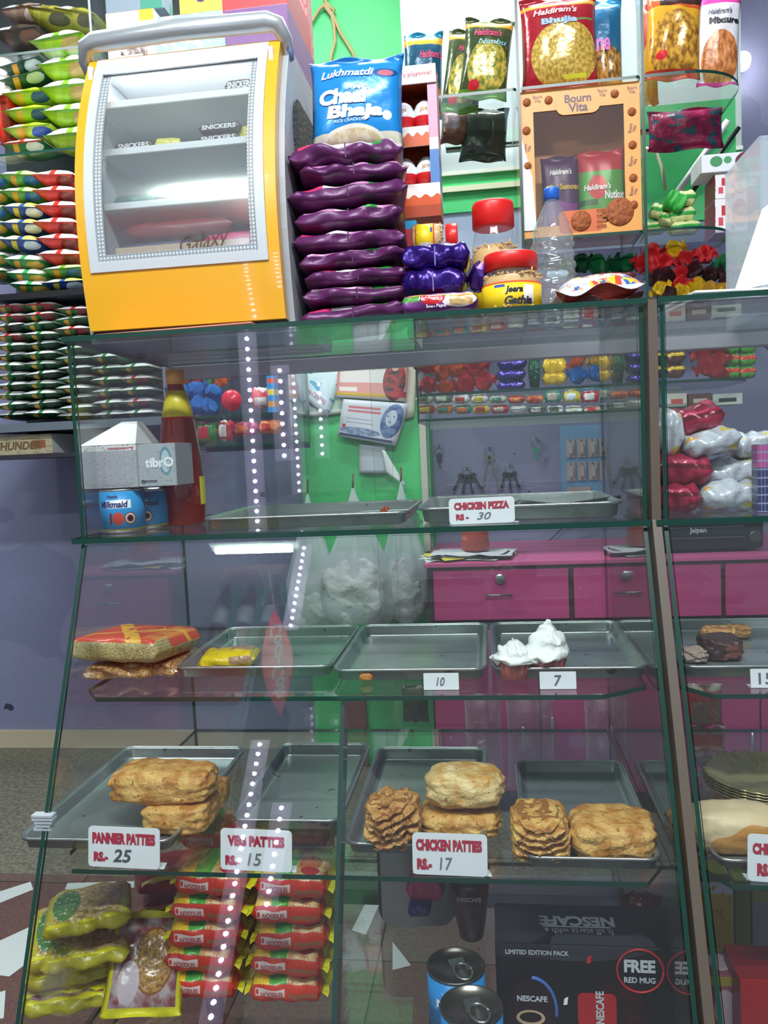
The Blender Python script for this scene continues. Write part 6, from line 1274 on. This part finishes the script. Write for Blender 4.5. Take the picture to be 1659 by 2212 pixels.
txt(t, 'Jaipan', .022, (-.03, -.0145, .075), M('#c9ccd0', .4), bold=.02)
for z in (.05, .12):
    bm = bmesh.new(); lathe(bm, [(.02, 0), (.02, .014), (.015, .016)], 20); bmesh.ops.rotate(bm, verts=bm.verts, matrix=Matrix.Rotation(math.pi/2, 3, 'X')); obj('knob', bm, M('#3a3c40', .3), t, (w*.42, 0, z))
for x in (-w*.4, w*.4): obj('foot', box(x-.012, .02, 0, x+.012, .05, .011), BLACK, t)
# snack bags in the right bay upper level
MG = art('#9c1d40', (('r', 0, .55, 1, .68, '#6a1420'), ('e', .55, .78, .2, .08, '#c84a6a')), .25, .1, bump=.4, bscale=24)
WG = art('#c6cad2', (('w', .9, .03, 5, 0, '#c6cad2'), ('s', 60, .12, .05, '#e0a53a'), ('e', .8, .2, .1, .1, '#d8c83a'), ('n', 9., .64, '#b0b4c0')), .25, .15, bump=.5, bscale=24)
def bag(px, py, Y, wpx, hpx, m, l, rz=0, ry=0, d=.09):
    q = atY(px, py, Y); s = Y/F_; o = obj('snack_pouch', brick(wpx*s, d, hpx*s, wr=.28, ph=px*.03, p=2.3, end=.22, nu=20, nv=24), [m]*3); o.location = (q.x, Y+d/2, q.z-hpx*s/2); o.rotation_euler = (0, ry, rz)
    return tag(o, l, 'snack pouch', 'snack pouches heaped in the right showcase bay')
bag(1458, 1077, 1.32, 112, 66, MG, 'dark red snack pouch at the bottom left of the right bay heap'); bag(1584, 1072, 1.32, 122, 62, WG, 'white and yellow snack pouch at the bottom right of the heap')
bag(1470, 1015, 1.33, 130, 72, MG, 'dark red snack pouch in the middle left of the heap', ry=.08); bag(1588, 1020, 1.36, 110, 58, WG, 'white snack pouch in the middle right of the heap', ry=-.04)
bag(1436, 938, 1.34, 72, 108, WG, 'white snack pouch standing against the upright on the heap', ry=.12); bag(1510, 908, 1.36, 122, 66, MG, 'red snack pouch on the top of the heap', ry=-.18)
bag(1550, 956, 1.33, 118, 56, WG, 'white and orange snack pouch near the top right of the heap', ry=-.2); bag(1640, 962, 1.37, 86, 56, WG, 'orange edged white pouch at the right end of the heap', ry=-.1)
carton('violet_carton', 'violet and blue carton at the right frame edge in front of the pouches', (1637, 958, 1740, 1100), 1.29, .03, art('#2c2f60', (('w', .62, .05, 9., .5, '#2c2f60'), ('r', 0, .66, 1, 1, '#b0468c'), ('g', 14., 8., .18, '#8a90b0')), .35), None, None, z=ZM+.0005)
# ------------------------------------------------------------------ white carrier bags hanging on the green wall
def hbag(px, ytop, ybot, wpx, Y, label, fill=.5, sq=.75):
    T = atY(px, ytop, Y); B = atY(px, ybot, Y); H = T.z-B.z; W = wpx*Y/F_
    t = thing('carrier_bag', label, 'carrier bag', (T.x, Y, T.z), 0, 'carrier bags hanging on the green wall')
    bm = bmesh.new(); n = 48; N_ = 26; R = []
    for i in range(N_+1):
        u = i/N_; rr = W/2*(.03+.97*min(1, (u/.62))**1.15)*(1 if u < .8 else math.sqrt(max(.001, 1-((u-.8)/.205)**2)))
        ring = []
        for k in range(n):
            a = 2*math.pi*k/n; pl_ = 1+.16*math.sin(a*9+u*2+px)*(1-u)+.14*noise.noise(Vector((math.cos(a)*1.7+px, math.sin(a)*1.7, u*3)))
            ring.append(bm.verts.new((rr*pl_*math.cos(a), rr*pl_*math.sin(a)*sq*.7, -u*H)))
        R.append(ring)
    for i in range(N_):
        for k in range(n): bm.faces.new((R[i][k], R[i][(k+1) % n], R[i+1][(k+1) % n], R[i+1][k])).smooth = True
    bm.faces.new(R[-1][::-1]); obj('bag_skin', bm, BAGM, t)
    bm = bmesh.new()
    hgt = H*fill; o = obj('bundled_bags', blob(W*.9, W*.55, hgt*.95, p=2.3, na=.10, nf=1.6, seg=20, ph=px), M('#c9cecb', .6, bump=.8, bscale=24), t, (0, 0, -H+H*.03)); 
    bm = bmesh.new(); tube(bm, [(0, 0, .0), (.002, .0, .03), (0, .02, .05)], .004, 6); obj('hook', bm, M('#6a3a34', .5), t)
hbag(664, 1066, 1370, 118, 3.0, 'thin white carrier bag hanging leftmost on the green wall', .45)
hbag(762, 1054, 1368, 168, 2.98, 'big white carrier bag stuffed with bags in the middle of the green wall', .6)
hbag(866, 1040, 1345, 108, 3.0, 'white carrier bag hanging rightmost on the green wall', .5)
bm = bmesh.new(); tube(bm, [atY(x, y, 3.05) for x, y in ((866, 1040), (858, 1100), (850, 1150))], .003, 5)
bm.free()
# dark green hanging garland bag and blue box low beside the cabinet
stand_pack('hanging_packet', 'dark green packet hanging at the left end of the pink cabinet', 'packet', (868, 1480, 926, 1560), 2.75, .03, M('#23402c', .3, .1, bump=.5), M('#23402c', .3), ())
# crockery shadow: brown bin
# ------------------------------------------------------------------ the shop side behind the camera, seen in the glass
ry_ = -1.0
LEDM = M('#f2ecff', .3, emit=42, key='led'); HAZEM = M('#d8d0f0', .3, emit=.55, key='strip')
def led(label, x, z0, z1, y=-1.0, n=None, dots=.0095):
    t = thing('led_strip', label, 'LED strip', (x, y, z0))
    obj('strip_haze', box(-.042, -.012, 0, .042, -.006, z1-z0), HAZEM, t)  # wide glowing sheet imitates the haze around the diodes
    bm = bmesh.new(); n = n or int((z1-z0)/.044)
    for i in range(n):
        z = (i+.5)*(z1-z0)/n; r_ = bmesh.ops.create_icosphere(bm, subdivisions=1, radius=dots)['verts']; bmesh.ops.translate(bm, verts=r_, vec=(0, -.004, z))
    obj('diodes', bm, LEDM, t)
led('long white LED strip whose dotted reflection runs down the showcase glass', -1.035, .80, 1.92)
led('second LED strip reflected right of the long one in the upper pane', -.895, 1.22, 1.64)
led('high LED strip reflected above the carrier bags', -.985, 2.50, 3.04)
def tubel(label, x, y, z, L, e=22):
    t = thing('tube_lamp', label, 'tube lamp', (x, y, z)); bm = bmesh.new(); tube(bm, [(-L/2, 0, 0), (L/2, 0, 0)], .016, 10); obj('tube', bm, M('#eafff6', .3, emit=e, key='tube%s' % e), t)
    obj('batten', box(-L/2-.03, -.03, .02, L/2+.03, .03, .06), WHITE, t)
tubel('bright fluorescent tube on the customer side, mirrored in cooler door and sloping glass', -1.08, -.55, 2.63, .36, 300)

ck = thing('drinks_cooler', 'tall dark and red drinks cooler on the customer side, mirrored faintly in the glass', 'drinks cooler', (-1.72, -1.75, 0))
obj('body', box(-.5, -.35, 0, .5, .45, 2.62, .02), M('#7d8398', .5), ck); obj('door_glass', box(-.42, .455, .3, .42, .465, 2.2), M('#a88a98', .4), ck); obj('header_panel', box(-.46, .455, 2.25, .46, .47, 2.58, .005), art('#b01c2c', (('w', .5, .16, 5, 0, '#c9ccd2'),), .4, coord='Object'), ck)
for i, x in enumerate((-1.47, -1.33, -1.19)):
    t = thing('soft_drink_bottle', 'brown soft drink bottle on the drinks cooler, %s, mirrored in the sloping glass' % ('left', 'middle', 'right')[i], 'bottle', (x, -1.28, 2.621), 0, 'soft drink bottles on the cooler')
    bm = bmesh.new(); lathe(bm, [(.04, 0), (.045, .01), (.045, .2), (.046, .24), (.036, .29), (.016, .335), (.014, .35)], 24); obj('bottle_body', bm, M('#5a2a22', .15, coat=.5), t)
    bm = bmesh.new(); lathe(bm, [(.0465, .09), (.0465, .2)], 24); obj('label', bm, M('#b8bfc8', .4), t); bm = bmesh.new(); lathe(bm, [(.018, .34), (.018, .37), (.016, .372)], 16); obj('cap', bm, M('#3a3c3c', .4), t)
for o in (ck,): o.location = (-1.72, -1.73, 0)
sg = thing('hanging_sign', 'red leaf-shaped hanging drink sign with white script, mirrored in the sloping glass', 'sign', (-1.02, -1.0, 2.32))
bm = bmesh.new(); n = 20; pts = [(.075*math.sin(math.pi*i/n), -.30+.60*i/n) for i in range(n+1)]+[(-.075*math.sin(math.pi*i/n), .30-.60*i/n) for i in range(1, n)]
obj('sign_board', prism(pts, -.006, .006, axis='y'), [M('#cc1830', .35)]*2, sg); sg.rotation_euler = (0, .2, math.pi)
txt(sg, 'Coca-Cola', .06, (0, -.0075, 0), WH, ry=math.radians(90), shear=.35, bold=.015, width=.42)
bm = bmesh.new(); tube(bm, [(0, 0, .3), (.03, 0, .7), (.03, 0, .76)], .003, 6); obj('sign_cord', bm, tw, sg)
pb_ = thing('green_board', 'pale green lit board above the drinks bottles on the customer side', 'board', (-1.12, -1.5, 2.4)); obj('board', box(-.42, -.01, 0, .42, 0, .75), M('#6ac9a0', .5), pb_)
for nm in ('wall_niche', 'wall_niche_green'): pass
